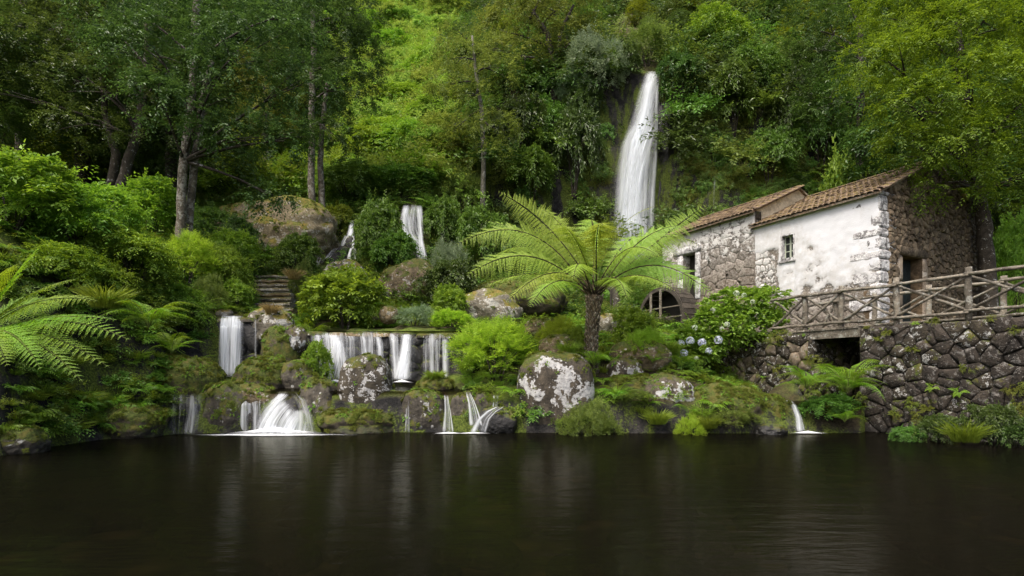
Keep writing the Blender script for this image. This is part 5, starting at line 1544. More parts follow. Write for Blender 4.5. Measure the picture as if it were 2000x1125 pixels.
B_ = [
 # middle
 ('broad', 'big broad leaved bush right of the steps in front of the pale boulder', 672, 520, 165, 19.9),
 ('laurel2', 'green bush standing between the two small upper falls', 735, 392, 120, 27.4),
 ('laurel2', 'lower green bush between the two small upper falls', 768, 455, 125, 26.6),
 ('laurel', 'dark low bush on top of the sloping brown rock', 880, 510, 130, 23.2),
 ('pale', 'white flecked bush below the middle fall', 888, 472, 95, 25.4),
 ('broad', 'light bush above the wide grey boulder', 884, 556, 76, 21.0),
 ('fine', 'lime ferny bush at the right end of the weir', 882, 606, 92, 19.4),
 ('pale', 'twiggy grey green bush behind the weir middle', 808, 598, 90, 19.8),
 ('fine', 'large round lime green bush right of the weir', 968, 620, 186, 17.0),
 ('spray2', 'bush overhanging the top of the stepped little fall', 662, 402, 66, 29.8),
 ('laurel2', 'bush at the left end of the whale backed rock', 405, 405, 90, 25.5),
 ('laurel', 'dark green bush in front of the whale backed rock', 470, 425, 80, 24.8),
 ('laurel2', 'wide bush under the whale backed rock', 578, 458, 116, 25.2),
 ('spray', 'bush left of the steps top under the dark bush', 440, 450, 130, 23.0),
 ('fine2', 'reedy olive shrub beside the top step', 590, 510, 60, 22.5),
 ('laurel2', 'long dark laurel under the pale trunk, left half', 680, 322, 150, 32.2),
 ('laurel2', 'long dark laurel under the pale trunk, right half', 790, 328, 130, 32.5),
 ('laurel2', 'bush right of the middle fall', 868, 385, 95, 30.5),
 ('laurel2', 'bush behind the tree fern left fronds', 950, 405, 120, 29.0),
 ('fine2', 'olive bush at the base of the slim pale tree', 905, 330, 110, 33.5),
 ('fine2', 'mossy mound bush under the tree fern left fronds', 1010, 540, 140, 23.5),
 ('broad', 'small bright bush right of the tree fern trunk', 1245, 602, 90, 19.0),
 ('fine', 'lime tuft bush in front of the water wheel', 1255, 640, 80, 17.6),
 ('fine', 'yellow green growth left of the tree fern trunk', 1085, 620, 80, 18.0),
 ('spray2', 'yellow shrub between the round lime bush and the tree fern', 1120, 640, 60, 17.2),
 ('broad', 'small leafy tuft over the white lichen boulder by the weir', 620, 668, 60, 17.0),
 # banks at the water
 ('fine2', 'dense bank bush at the water right of the huge lichen boulder', 1145, 785, 130, 15.0),
 ('fine', 'bright mossy tussock bush at the water below slanted boulder', 1350, 812, 70, 14.95),
 ('fine2', 'olive bank bush under the brown mossy boulder', 1420, 795, 120, 15.2),
 ('fine2', 'bank bush left of the slanted lichen boulder', 1240, 760, 110, 15.6),
 ('laurel', 'leafy plant climbing the tall basalt wall at the right', 1940, 790, 90, 12.4),
 ('laurel', 'leafy dark sprig at the wall foot left of the drooping grass', 1840, 812, 90, 12.9),
 ('laurel2', 'thin leafy plant at the waterline of the basalt wall', 1775, 832, 60, 13.2),
 ('laurel', 'dark shrub low at the right frame edge', 1990, 815, 90, 12.1),
 ('laurel2', 'dark leafy growth behind the drooping ferns', 1620, 770, 120, 15.5),
 # behind and above the house
 ('broad', 'bright leafy shrub behind the house ridge', 1650, 310, 110, 28.0),
 ('spray', 'sunlit shrub right of the dark tree trunk by the mill', 1975, 420, 120, 22.5),
]
for b in B_: bush(*b)
def hang(kind, label, cx, cy, w, h, cat='bush', name=None, group=None):
    """A bush rooted on the terrain at the pixel where its middle shows."""
    p, n = hit(cx, cy + h * .42)
    Y = p[1]
    me = SHR[kind]
    o = bush(kind, label, cx, cy, w, Y, name, cat, group)
    s = w / 2 / F_PX * Y / me['hr']
    o.location = (p[0], p[1] - .1 * s, p[2] - .05 * h / F_PX * Y)
    o.scale = (s, s * .8, h / F_PX * Y / me['hz'])
    return o
H_ = [
 ('spray', 'tall bright shrub at the left frame edge, topmost of the left bank', 55, 255, 300, 150),
 ('spray2', 'yellow green shrub right of the tallest left bank shrub', 205, 325, 230, 120),
 ('broad', 'large leaved shrub directly above the giant fern', 30, 385, 230, 150),
 ('spray', 'sprawling bright shrub in the middle of the left bank', 165, 440, 250, 140),
 ('spray2', 'shrub with drooping sprays between giant fern and feathery fern', 130, 540, 180, 110),
 ('broad', 'bright shrub left of the twin trunks, top of the bank edge', 300, 415, 150, 110),
 ('spray', 'bright shrub above the feathery fern at the left bank', 270, 510, 190, 110),
 ('fine', 'light green shrub below the twin trunks', 368, 520, 130, 110),
 ('fine2', 'olive twiggy shrub over the left fall wall', 405, 580, 80, 80),
 ('spray', 'leafy green shrub left of the stone steps', 448, 540, 110, 110),
 ('broad', 'bright shrub beside the lower steps', 468, 580, 60, 60),
 ('spray2', 'feathery shrub at the left of the curtain fall', 350, 605, 110, 90),
 ('laurel2', 'dark shrub in the upper left bank under the black trunks', 330, 345, 160, 110),
 ('laurel2', 'shaded shrub behind the yellow green shrub of the left bank', 180, 250, 160, 90),
 ('spray', 'fresh green shrub right of the giant fern at mid bank', 215, 560, 130, 90),
 ('laurel', 'dark bush high on the cliff left of the tall fall', 1010, 270, 130, 130),
 ('laurel2', 'glossy bush in the middle of the cliff left of the tall fall', 1075, 255, 110, 120),
 ('laurel', 'glossy dark bush low on the cliff left of the tall fall', 1120, 300, 120, 150),
 ('laurel2', 'bush at the foot of the cliff behind the tree fern', 1040, 350, 130, 100),
 ('laurel', 'bush nearest to the left side of the tall fall', 1140, 220, 90, 100),
 ('pale', 'grey green willow like bush left of the lip of the tall fall', 1170, 150, 150, 130),
 ('pale', 'second grey green bush, lower left of the lip of the tall fall', 1120, 175, 90, 90),
 ('laurel', 'dark bush just right of the lip of the tall fall', 1335, 165, 120, 100),
 ('laurel2', 'hanging green bush on the cliff edge right of the tall fall', 1430, 205, 120, 140),
 ('laurel2', 'overhanging bush over the mossy cliff above the annex roof', 1480, 160, 130, 120),
 ('laurel', 'deep green bush on the cliff above the annex gable', 1540, 235, 110, 150),
 ('laurel2', 'tall green bush on the cliff above the house roof', 1600, 250, 130, 170),
 ('laurel', 'dark bush under the dark trees above the house', 1570, 150, 120, 110),
 ('fine2', 'olive bush directly over the lip of the tall fall', 1262, 95, 120, 80),
 ('laurel', 'dark bush at the left of the lip of the tall fall', 1225, 130, 70, 60),
 ('spray2', 'yellow green bush above the lip of the tall fall, right side', 1390, 80, 130, 100),
 ('laurel2', 'bush on the cliff right behind the annex roof ridge', 1500, 310, 110, 110),
]
for h_ in H_: hang(*h_)
# hillside scrub that one can still tell apart in the open slope
rngk = np.random.default_rng(55)
k = 0
for py in range(8, 330, 24):
    for px in range(640, 900, 38):
        p, n = hit(px + rngk.uniform(-14, 14), py + rngk.uniform(-10, 10))
        if p is None or p[1] < 33: continue
        o = link('hillside_bush', SHR['scrub' if rngk.random() < .6 else ('fine2' if rngk.random() < .5 else 'spray')], None, p - np.array((0, 0, .3)), cat='bush')
        o['label'], o['group'] = {'scrub': ('rounded yellow green bush on the open sunlit slope between the forests', 'rounded bushes on the open slope'), 'fine_leaf_bush': ('small leaved olive bush on the open slope between the forests', 'olive bushes on the open slope')}.get(o.data.name.split('.')[0], ('bright drooping bush on the open slope between the forests', 'drooping bushes on the open slope'))
        s = rngk.uniform(.7, 2.0) * (1 + (p[1] - 33) * .012)
        o.scale = (s, s, s * rngk.uniform(.7, 1.1)); o.rotation_euler = (0, 0, rngk.uniform(0, 6.28))

# hydrangea
hy = at(1440, 640, 20.3)
hb = np.array((hy[0], hy[1], ground(hy[0], hy[1]) - .05))
L_ = [lob(1445, 606, 150, 72, 19.6, hb), lob(1395, 645, 115, 85, 19.2, hb), lob(1372, 682, 80, 60, 18.9, hb), lob(1495, 590, 84, 50, 19.3, hb), lob(1425, 640, 130, 90, 19.2, hb), lob(1475, 635, 100, 70, 19.3, hb), lob(1350, 665, 50, 60, 19.0, hb)]
rngy = np.random.default_rng(66)
P, O = shell(rngy, L_, 640, .6, -.7)
lv = Leaves(); sprays(lv, rngy, P, O, 3, .26, 4, .19, .125, droop=.3, alt=1.0, tint0=np.clip(.55 + rngy.normal(0, .18, 640), .1, 1))
st_ = MB()
for c, r in L_: st_.tube(bez((0, .3, -.1), np.array(c) * .5 + np.array((0, 0, .2)), c, 6), .022, 5)
hyd = empty('hydrangea', hb, label='hydrangea bush with pale blue flower heads spilling over the low wall', cat='bush')
link('foliage', lv.mesh('foliage', L_HYD, st_, BARK_DARK), hyd)
PET = leaf_mat('hydrangea_petal', (0.42, 0.46, 0.60), (0.70, 0.73, 0.80), trans=.25)
PETW = leaf_mat('hydrangea_petal_white', (0.34, 0.42, 0.28), (0.60, 0.66, 0.52), trans=.25)
def flower_mesh(mat, seed):
    rng = np.random.default_rng(seed); lv = Leaves()
    d = rdir(rng, 70); d = d[d[:, 2] > -.5]
    for k in range(4):
        up = d; a = unit(np.cross(d, rdir(rng, len(d))))
        a = unit(a * math.cos(k * 1.57) + np.cross(d, a) * math.sin(k * 1.57))
        lv.add(d * .11, a + d * .25, up, .042, .045, rng.uniform(.1, 1, len(d)))
    return lv.mesh('flower_head', mat, droop=.05)
FL = [flower_mesh(PET, 1), flower_mesh(PETW, 2)]
for i, (px, py, t, Y) in enumerate(((1348,666,0,18.5),(1371,669,0,18.5),(1403,664,0,18.5),(1330,671,0,18.7),(1420,634,1,18.6),(1438,573,1,19.2),(1453,577,1,19.2),(1357,640,1,18.9),(1360,700,1,18.5),(1392,606,1,19.1),(1336,690,0,18.6),(1384,686,0,18.5),(1410,642,1,18.6),(1470,590,1,19.1))):
    o = link('flower_head', FL[t], hyd, at(px, py, Y - (.38 if t == 0 else .62)) - hb); o.rotation_euler = (rngy.uniform(-.6, .6), rngy.uniform(-.6, .6), i); s = rngy.uniform(.85, 1.1) if t == 0 else rngy.uniform(.55, .8); o.scale = (s, s, s)

# grass tussocks
GR = [grass_mesh('grass_tussock', 1, 420, .22, .55, L_GRASS), grass_mesh('grass_tussock', 2, 380, .2, .5, L_DRY)]
for lab, cx, py, Y, s, t in (('grass tussock drooping into the water at the foot of the basalt wall', 1885, 862, 12.4, 1.1, 0), ('grass tuft on the hummock rock in front of the weir', 850, 742, 16.3, .7, 0),
                         ('long grass tussock on the bank between the ferns', 1285, 828, 15.0, .9, 0), ('grassy tuft hanging beside the feathery fern', 205, 600, 13.0, 1.2, 0), ('dry brown stems beside the top of the steps', 574, 545, 21.5, 1.0, 1),
                         ('straw grass on the boulder at the foot of the steps', 530, 612, 17.9, .8, 1), ('grass tuft at the left of the tree fern foot', 1110, 690, 16.6, .8, 0), ('pale grass beside the low mossy wall', 1310, 690, 18.2, .9, 0), ('bright grass tussock on the right spout bank', 1385, 836, 14.9, .8, 0)):
    o = link('grass_tussock', GR[t], None, at(cx, py, Y), label=lab, cat='grass'); o.scale = (s, s, s)

# ------------------------------------------------------------------ trees, nearest and most distinct first
b = at(352, 560, 20.0); b[2] = ground(b[0], b[1]) - .2
rel = lambda px, py, Y, r: (*(at(px, py, Y) - b), r)
tree('twin_trunk_tree', 'tall dark leaved tree with two pale lichened trunks at the left', b,
     [(0, 0, -.3, .2), rel(351, 465, 20, .17), rel(358, 330, 20, .15), rel(375, 180, 20.1, .13), rel(387, -20, 20.3, .13), rel(392, -120, 20.3, .09)],
     [lob(490, 70, 250, 110, 19, b), lob(590, 165, 110, 120, 19.5, b), lob(430, 150, 220, 90, 18.6, b), lob(300, 95, 240, 110, 19, b), lob(470, 262, 170, 60, 19, b), lob(555, 275, 130, 80, 19.5, b), lob(320, 200, 190, 80, 18.4, b),
      lob(390, -40, 420, 120, 20, b), lob(560, 30, 160, 110, 20.5, b), lob(250, 20, 260, 110, 20, b), lob(520, 380, 120, 40, 20, b)],
     L_DARK, BARK_PALE, 401, clumps=800, twigs=5, tlen=.62, nleaf=8, llen=.15, lwid=.075,
     trunk2=[(.25, .2, -.3, .17), rel(367, 455, 20.3, .14), rel(379, 330, 20.3, .13), rel(397, 190, 20.2, .12), rel(415, 120, 20, .08)], low=-.8)
b = at(215, 400, 24.0); b[2] = ground(b[0], b[1]) - .2
tree('shade_tree', 'dark tree with two leaning black trunks behind the left shrubs', b,
     [(0, 0, -.3, .26), rel(250, 320, 24, .2), rel(270, 250, 24, .18), rel(285, 130, 24, .14), rel(290, 0, 24, .1)],
     [lob(200, 170, 230, 110, 23, b), lob(110, 110, 260, 120, 23.5, b), lob(220, 60, 260, 110, 24, b), lob(60, 200, 200, 90, 23, b), lob(160, 240, 160, 70, 22.5, b), lob(310, 160, 160, 90, 24, b), lob(30, 30, 240, 130, 25, b), lob(230, -40, 400, 100, 25, b), lob(290, 260, 120, 60, 24, b)],
     L_DARK2, BARK_DARK, 402, clumps=700, twigs=5, tlen=.6, nleaf=8, llen=.14, lwid=.065, trunk2=[(-.4, .3, -.3, .22), rel(225, 300, 24.3, .17), rel(205, 220, 24.3, .13), rel(200, 150, 24, .1)], low=-.8)
b = at(610, 400, 29.0); b[2] = ground(b[0], b[1]) - .2
tree('pale_trunk_tree', 'tree with a straight pale spotted trunk behind the whale backed rock', b,
     [(0, 0, -.3, .2), rel(608, 330, 29, .17), rel(609, 200, 29, .15), rel(612, 60, 29, .14), rel(615, -60, 29, .1)],
     [lob(640, 60, 170, 110, 28.5, b), lob(600, -10, 200, 100, 28.5, b), lob(665, 170, 150, 90, 28.5, b), lob(650, 265, 110, 50, 28.5, b), lob(690, 110, 120, 90, 29, b), lob(570, 120, 130, 100, 30, b), lob(700, 30, 110, 90, 30, b)],
     L_DARK, BARK_PALE, 403, clumps=620, twigs=5, tlen=.65, nleaf=8, llen=.17, lwid=.08, trunk2=[(.5, .4, -.3, .2), rel(626, 330, 29.5, .15), rel(628, 250, 29.5, .13), rel(640, 160, 29.2, .1)], low=-.8)
b = at(40, 250, 29.0); b[2] = ground(b[0], b[1]) - .2
tree('shade_tree', 'straight dark trunk tree in the top left corner of the forest', b, [(0, 0, -.3, .3), rel(42, 150, 29, .22), rel(44, 0, 29, .18), rel(45, -100, 29, .12)],
     [lob(40, -20, 300, 140, 28, b), lob(120, 30, 220, 120, 28.5, b), lob(-60, 120, 240, 160, 28.5, b), lob(20, 100, 180, 80, 30, b), lob(180, -40, 240, 120, 30, b)], L_DARK, BARK_DARK, 404, clumps=420, twigs=5, tlen=.7, nleaf=8, llen=.18, lwid=.085, low=-.8)
b = at(944, 400, 33.0); b[2] = ground(b[0], b[1]) - .2
tree('slim_tree', 'slim pale trunked tree with thin olive foliage in front of the open slope', b, [(0, 0, -.3, .17), rel(944, 330, 33, .14), rel(941, 220, 33, .12), rel(930, 140, 33, .10), rel(922, 70, 33, .06)],
     [lob(905, 110, 110, 50, 32.5, b), lob(965, 140, 90, 50, 32.5, b), lob(900, 70, 90, 45, 33, b), lob(880, 165, 90, 45, 32.5, b), lob(930, 190, 90, 40, 32.3, b), lob(975, 95, 80, 45, 33, b), lob(960, 250, 100, 50, 32.2, b), lob(900, 245, 80, 40, 32.5, b), lob(950, 300, 90, 40, 32.3, b)],
     L_OLIVE, BARK_GREY, 405, clumps=260, twigs=5, tlen=.7, nleaf=8, llen=.17, lwid=.07, low=-.8, limb_r=.5)
p, n_ = hit(1082, 190); b = p - np.array((0, 0, .3)); Yt = p[1]
tree('forked_tree', 'forked dark trunk tree on top of the cliff left of the tall fall', b, [(0, 0, -.3, .3), rel(1082, 140, Yt, .22), rel(1070, 70, Yt, .18), rel(1040, 20, Yt, .12)],
     [lob(1020, 30, 150, 90, Yt - .5, b), lob(1090, 20, 150, 90, Yt, b), lob(1000, 110, 130, 70, Yt - 1, b), lob(1120, 80, 100, 60, Yt, b), lob(1050, 70, 100, 60, Yt + 1, b), lob(1060, -40, 200, 90, Yt + 1, b), lob(975, 60, 90, 70, Yt, b)],
     L_OLIVE, BARK_DARK, 406, clumps=420, twigs=5, tlen=.9, nleaf=8, llen=.24, lwid=.10, trunk2=[(.3, 0, -.3, .22), rel(1086, 130, Yt, .17), rel(1095, 60, Yt, .13), rel(1120, 10, Yt, .08)], low=-.8)
b = at(1930, 560, 20.0); b[2] = ground(b[0], b[1]) - .2
tree('mill_tree', 'large yellow green tree with a dark trunk beside the mill gable at the right', b, [(0, 0, -.3, .30), rel(1928, 500, 20, .25), rel(1915, 400, 20, .22), rel(1905, 320, 20, .19), rel(1880, 180, 20, .15), rel(1870, 40, 20, .1)],
     [lob(1850, 355, 150, 90, 18.3, b), lob(1790, 285, 160, 70, 18, b), lob(1735, 120, 170, 80, 18, b), lob(1850, 90, 260, 120, 18.5, b), lob(1940, 240, 190, 130, 18.5, b), lob(1820, 200, 210, 90, 17.6, b), lob(1930, 30, 240, 120, 19, b), lob(1760, 35, 130, 80, 19.5, b),
      lob(1990, 350, 160, 120, 19, b), lob(1900, 170, 220, 110, 17.4, b), lob(1760, 190, 130, 60, 17.8, b), lob(2060, 150, 260, 240, 19, b), lob(1880, -40, 380, 100, 19.5, b), lob(1870, 270, 170, 80, 17.5, b)],
     L_YELLOW, BARK_DARK, 407, clumps=1500, twigs=5, tlen=.6, nleaf=9, llen=.15, lwid=.055, droop=.35, low=-.8)
b = at(1684, 360, 30.0); b[2] = ground(b[0], b[1]) - .2
tree('shade_tree', 'dark tree with a straight black trunk behind the house roof', b, [(0, 0, -.3, .3), rel(1682, 300, 30, .24), rel(1680, 180, 30, .2), rel(1680, 40, 30, .13)],
     [lob(1690, 160, 170, 110, 29, b), lob(1610, 190, 120, 90, 29, b), lob(1640, 90, 170, 110, 29.5, b), lob(1740, 230, 110, 70, 29, b), lob(1600, 60, 140, 110, 30, b), lob(1700, 30, 200, 110, 30, b), lob(1640, -20, 220, 90, 31, b)],
     L_DARK2, BARK_DARK, 408, clumps=560, twigs=5, tlen=.7, nleaf=8, llen=.18, lwid=.075, low=-.8)

# forest trees: four kinds, copied
def proto_tree(name, mat, bark, seed, h, n, clumps, llen, lwid, r0, r1, flat):
    rng = np.random.default_rng(seed)
    L = layered(rng, h * .35, h * .95, r0, r1, n, flat)
    o = tree(name, 'forest tree', (0, 0, 0), [(0, 0, -.5, .26), (.1, .05, h*.35, .2), (-.05, .1, h*.7, .13), (0, 0, h*.96, .05)], L, mat, bark, seed, clumps=clumps, twigs=5, tlen=.8, nleaf=8, llen=llen, lwid=lwid, low=-.7)
    return o
PT = {'dark': proto_tree('forest_tree', L_DARK, BARK_DARK, 501, 10, 15, 520, .22, .10, 3.2, 1.5, .42),
      'deep': proto_tree('forest_tree', L_DARK2, BARK_DARK, 502, 9, 14, 520, .22, .10, 3.0, 1.8, .5),
      'olive': proto_tree('forest_tree', L_OLIVE, BARK_GREY, 503, 10, 14, 480, .22, .09, 2.8, 1.5, .38),
      'yellow': proto_tree('forest_tree', L_YELLOW, BARK_DARK, 504, 8, 12, 480, .20, .085, 2.6, 1.8, .45)}
HT = {'dark': 10.6, 'deep': 9.6, 'olive': 10.6, 'yellow': 8.6}
used = set()
def ftree(kind, label, cx, top, Y, w=1.0, group=None):
    o = PT[kind] if kind not in used else copy_tree(PT[kind])
    used.add(kind)
    x = (cx - CX) / F_PX * Y
    z = ground(x, Y) - .3
    hgt = max(at(cx, top, Y)[2] - z, 3.0)
    s = hgt / HT[kind]
    o.location = (x, Y, z); o.scale = (s * w, s * w, s); o.rotation_euler = (0, 0, (cx * 2.3 + Y) % 6.28)
    o['label'] = label; o['category'] = 'tree'
    if group: o['group'] = group
    return o
T_ = [
 ('dark', 'dark tree behind the twin trunks, right of the black trunks', 330, 0, 27, 1.2), ('deep', 'dark green tree filling the gap left of the twin trunks', 160, -60, 30, 1.2), ('olive', 'olive tree between twin trunks and the pale spotted trunk', 520, 60, 37, 1.0),
 ('yellow', 'lighter tree seen under the canopy right of the twin trunks', 470, 240, 33, 1.0), ('dark', 'tall dark tree at the left border of the open slope', 600, -30, 40, .7), ('yellow', 'low yellow green tree below the open slope, left', 570, 290, 34, 1.2),
 ('dark', 'tall tree in the top left forest behind the shade trees', 60, -120, 36, 1.3), ('dark', 'tall dark forest tree above the twin trunk crown', 400, -140, 40, 1.4), ('deep', 'forest tree at the far left above the tall shrubs', -60, -40, 24, 1.2),
 ('olive', 'olive tree half way up the slope left of the slim tree', 872, 150, 42, .7), ('olive', 'rounded olive tree low on the slope beside the slim tree', 895, 260, 35, 1.3), ('yellow', 'yellow tinged tree right of the slim tree', 985, 30, 46, 1.0),
 ('olive', 'olive tree behind the forked tree on the cliff', 1060, -40, 52, 1.1), ('dark', 'dark treetop on the far ridge above the open slope', 880, -20, 100, 1.1), ('deep', 'dark green treetop on the far ridge, above the slim tree', 960, -40, 98, 1.1),
 ('yellow', 'yellow green tree directly above the tall fall', 1250, -10, 48, 1.1), ('yellow', 'wide yellow green tree above and right of the tall fall', 1340, -20, 45, 1.3), ('olive', 'upright olive tree left above the tall fall', 1180, -20, 50, 1.0),
 ('dark', 'dark tree above the hanging cliff bushes', 1440, -60, 46, 1.0), ('deep', 'deep green tree above the annex roof on the upper slope', 1520, -60, 44, 1.1), ('yellow', 'yellow green tree on the slope above the house', 1580, -30, 40, 1.0),
 ('dark', 'dark tree in the top right corner behind the mill tree', 1830, -80, 34, 1.3), ('deep', 'dense tree in shade right behind the house gable', 1800, 120, 27, 1.1), ('dark', 'dark tree at the right frame edge behind the mill tree', 1990, -60, 30, 1.4), ('deep', 'shaded tree right of the mill tree trunk', 2000, 230, 26, 1.0),
 ('dark', 'tree beyond the top edge above the house', 1700, -100, 42, 1.2), ('olive', 'olive tree at the top edge right of the fall', 1420, 20, 41, .8), ('deep', 'low deep green tree on the cliff top right of the fall', 1330, 90, 40, 1.0), ('deep', 'deep green tree on the slope between slim and forked trees', 1010, 140, 41, 1.0),
 ('dark', 'dark tree on the ridge left of the open slope top', 715, -70, 103, 1.0), ('dark', 'dark tree on the ridge over the open slope', 800, -30, 106, 1.0), ('deep', 'ridge tree above the forked tree', 1110, -70, 75, 1.3),
]
for t_ in T_: ftree(*t_)
for px in range(-300, 450, 75):                                       # the closed forest behind, left
    ftree('dark' if (px // 75) % 2 else 'deep', 'dark forest tree in the closed wood high on the left slope', px + (px * 7) % 31, -230, 50 + (px * 13) % 9, 1.5, group='trees of the closed left wood')
for px in range(1150, 2300, 80):
    ftree(('dark', 'deep', 'olive')[(px // 80) % 3], 'dark forest tree in the closed wood above the cliff at the right', px + (px * 7) % 37, -190, 58 + (px * 13) % 9, 1.5, group='trees of the closed right wood')
for px in range(650, 1200, 70):
    ftree('dark' if (px // 70) % 2 else 'deep', 'dark tree of the wooded ridge closing the valley', px + (px * 7) % 31, -60, 106 + (px * 13) % 6, 1.2, group='trees of the far ridge')

# ------------------------------------------------------------------ ground cover: what nobody could count, instanced on the terrain
def cover(name, label, protos, pts, nrm, sizes, align, seed):
    rng = np.random.default_rng(seed)
    col = bpy.data.collections.new(name + '_kinds')
    for i, me in enumerate(protos):
        o = bpy.data.objects.new('%s_kind_%d' % (name, i), me); col.objects.link(o)
    n = len(pts)
    me = mesh_np(name, pts, np.zeros((0, 3), dtype=int), None)
    rot = np.zeros((n, 3), dtype=np.float32)
    for i in range(n):
        a = Vector((0, 0, 1)).lerp(Vector(nrm[i]), align).normalized()
        q = a.to_track_quat('Z', 'Y') @ Matrix.Rotation(rng.uniform(0, 6.28), 3, 'Z').to_quaternion()
        rot[i] = q.to_euler()
    a = me.attributes.new('turn', 'FLOAT_VECTOR', 'POINT'); a.data.foreach_set('vector', rot.ravel())
    a = me.attributes.new('size', 'FLOAT', 'POINT'); a.data.foreach_set('value', np.asarray(sizes, dtype=np.float32))
    a = me.attributes.new('kind', 'INT', 'POINT'); a.data.foreach_set('value', rng.integers(0, len(protos), n).astype(np.int32))
    o = link(name, me, kind='stuff', label=label)
    ng = bpy.data.node_groups.new(name, 'GeometryNodeTree')
    ng.interface.new_socket('Geometry', in_out='INPUT', socket_type='NodeSocketGeometry')
    ng.interface.new_socket('Geometry', in_out='OUTPUT', socket_type='NodeSocketGeometry')
    nn = ng.nodes; gi, go = nn.new('NodeGroupInput'), nn.new('NodeGroupOutput')
    ins = nn.new('GeometryNodeInstanceOnPoints'); ci = nn.new('GeometryNodeCollectionInfo')
    ci.inputs['Collection'].default_value = col; ci.inputs['Separate Children'].default_value = True; ci.inputs['Reset Children'].default_value = True
    def na(nm, ty):
        x = nn.new('GeometryNodeInputNamedAttribute'); x.data_type = ty; x.inputs['Name'].default_value = nm; return x.outputs['Attribute']
    lk = ng.links.new
    lk(gi.outputs[0], ins.inputs['Points']); lk(ci.outputs[0], ins.inputs['Instance'])
    ins.inputs['Pick Instance'].default_value = True
    lk(na('kind', 'INT'), ins.inputs['Instance Index']); lk(na('turn', 'FLOAT_VECTOR'), ins.inputs['Rotation']); lk(na('size', 'FLOAT'), ins.inputs['Scale'])
    lk(ins.outputs[0], go.inputs[0])
    md = o.modifiers.new('cover', 'NODES'); md.node_group = ng
    return o
TVa = np.asarray(TV); q = TVa[TF]                                     # terrain quads
fcen = q.mean(1); fa = np.cross(q[:, 2] - q[:, 0], q[:, 3] - q[:, 1]); farea = np.linalg.norm(fa, axis=1) / 2
fn = fa / np.maximum(np.linalg.norm(fa, axis=1, keepdims=True), 1e-9); fn = np.where(fn[:, 2:3] < 0, -fn, fn)
fpx = fcen[:, 0] / fcen[:, 1] * F_PX + CX
fpy = HORIZON - (fcen[:, 2] - CAM_H) / fcen[:, 1] * F_PX
inview = (fpx > -350) & (fpx < 2350) & (fpy > -120)
def sample(mask, density, seed):
    rng = np.random.default_rng(seed)
    w = farea * mask * density
    n = int(w.sum())
    idx = rng.choice(len(w), n, p=w / w.sum())
    u, v = rng.uniform(size=(2, n, 1))
    Q = q[idx]
    P = (Q[:, 0]*(1-u) + Q[:, 1]*u)*(1-v) + (Q[:, 3]*(1-u) + Q[:, 2]*u)*v
    return P, fn[idx], rng
def clump(name, seed, mat, n, r, llen, lwid, nl=6, **kw):
    rng = np.random.default_rng(seed)
    P = np.stack([rng.normal(0, r*.45, n), rng.normal(0, r*.45, n), np.abs(rng.normal(0, r*.25, n))], 1)
    O = unit(P * np.array((1, 1, .6)) + np.array((0, 0, r*.5)))
    lv = Leaves(); sprays(lv, rng, P, O, 4, r*.6, nl, llen, lwid, **kw)
    return lv.mesh(name, mat)
def fern_clump(name, seed, mat, n=9, L=.6):
    rng = np.random.default_rng(seed); lv = Leaves()
    for i in range(n):
        th = 6.28*i/n + rng.uniform(-.3, .3); c, s = math.cos(th), math.sin(th); l = L*rng.uniform(.7, 1.1)
        frond_leaves(lv, rng, bez((0, 0, 0), (c*.3*l, s*.3*l, .7*l), (c*l, s*l, .3*l*rng.uniform(.4, 1.2)), 8), 12, .22*l/.6*.9, .02, 0, tint=.5+rng.normal(0, .12), wid=.4)
    return lv.mesh(name, mat)
house_zone = (fcen[:, 0] > 6.3) & (fcen[:, 1] < 29) & (fpx > 1470)
steps_zone = (np.abs(fpx - 528) < 42) & (fcen[:, 1] > 19.8) & (fcen[:, 1] < 24.2)
waterz = ((fcen[:, 2] < .25)) | ((fcen[:, 1] < 18.4) & (fpx > 385) & (fpx < 905)) | ((fcen[:, 1] < 20.6) & (fpx > 592) & (fpx < 900)) | ((fpx > 1490) & (fpx < 1695) & (fcen[:, 1] < 20.6))
fallz = ((np.abs(fpx - 1248) < 68) & (fcen[:, 1] > 33)) | ((np.abs(fpx - 805) < 34) & (fcen[:, 1] > 28) & (fcen[:, 1] < 31.5)) | ((fpx > 605) & (fpx < 700) & (fcen[:, 1] > 26.5) & (fcen[:, 1] < 30))
ok = inview & ~house_zone & ~steps_zone & ~waterz & ~fallz
near = ok & (fcen[:, 1] < 24)
rocky = (fcen[:, 1] < 17.4) & (fpx > 330) & (fpx < 1560)
P, Nn, rg = sample(near, np.where(rocky, 2.6, 9.0), 1)
cover('undergrowth', 'mixed ferns, grasses and low leafy plants covering the garden banks', [fern_clump('fern_clump', 1, L_FERN), clump('leaf_clump', 2, L_BRIGHT, 26, .4, .09, .045), clump('leaf_clump', 3, L_YELLOW, 30, .4, .06, .03), grass_mesh('grass_clump', 5, 160, .25, .35, L_GRASS, w=.016), clump('leaf_clump', 6, L_MID, 26, .4, .10, .05)], P, Nn, rg.uniform(.45, 1.05, len(P)), .3, 1)
mid = ok & (fcen[:, 1] >= 24) & (fcen[:, 1] < 34) & (fn[:, 2] > .35)
P, Nn, rg = sample(mid, 3.2, 2)
cover('undergrowth', 'low leafy plants and ferns on the slope below the cliff and wood', [fern_clump('fern_clump', 7, L_BRIGHT, 9, .8), clump('leaf_clump', 8, L_MID, 40, .7, .12, .06), clump('leaf_clump', 9, L_OLIVE, 40, .7, .10, .045), clump('leaf_clump', 10, L_DARK2, 40, .7, .13, .06)], P, Nn, rg.uniform(.7, 1.4, len(P)), .3, 2)
cl = inview & ~fallz & (fn[:, 2] <= .5) & (fcen[:, 1] > 29) & (fcen[:, 1] < 41)
P, Nn, rg = sample(cl, 3.6, 3)
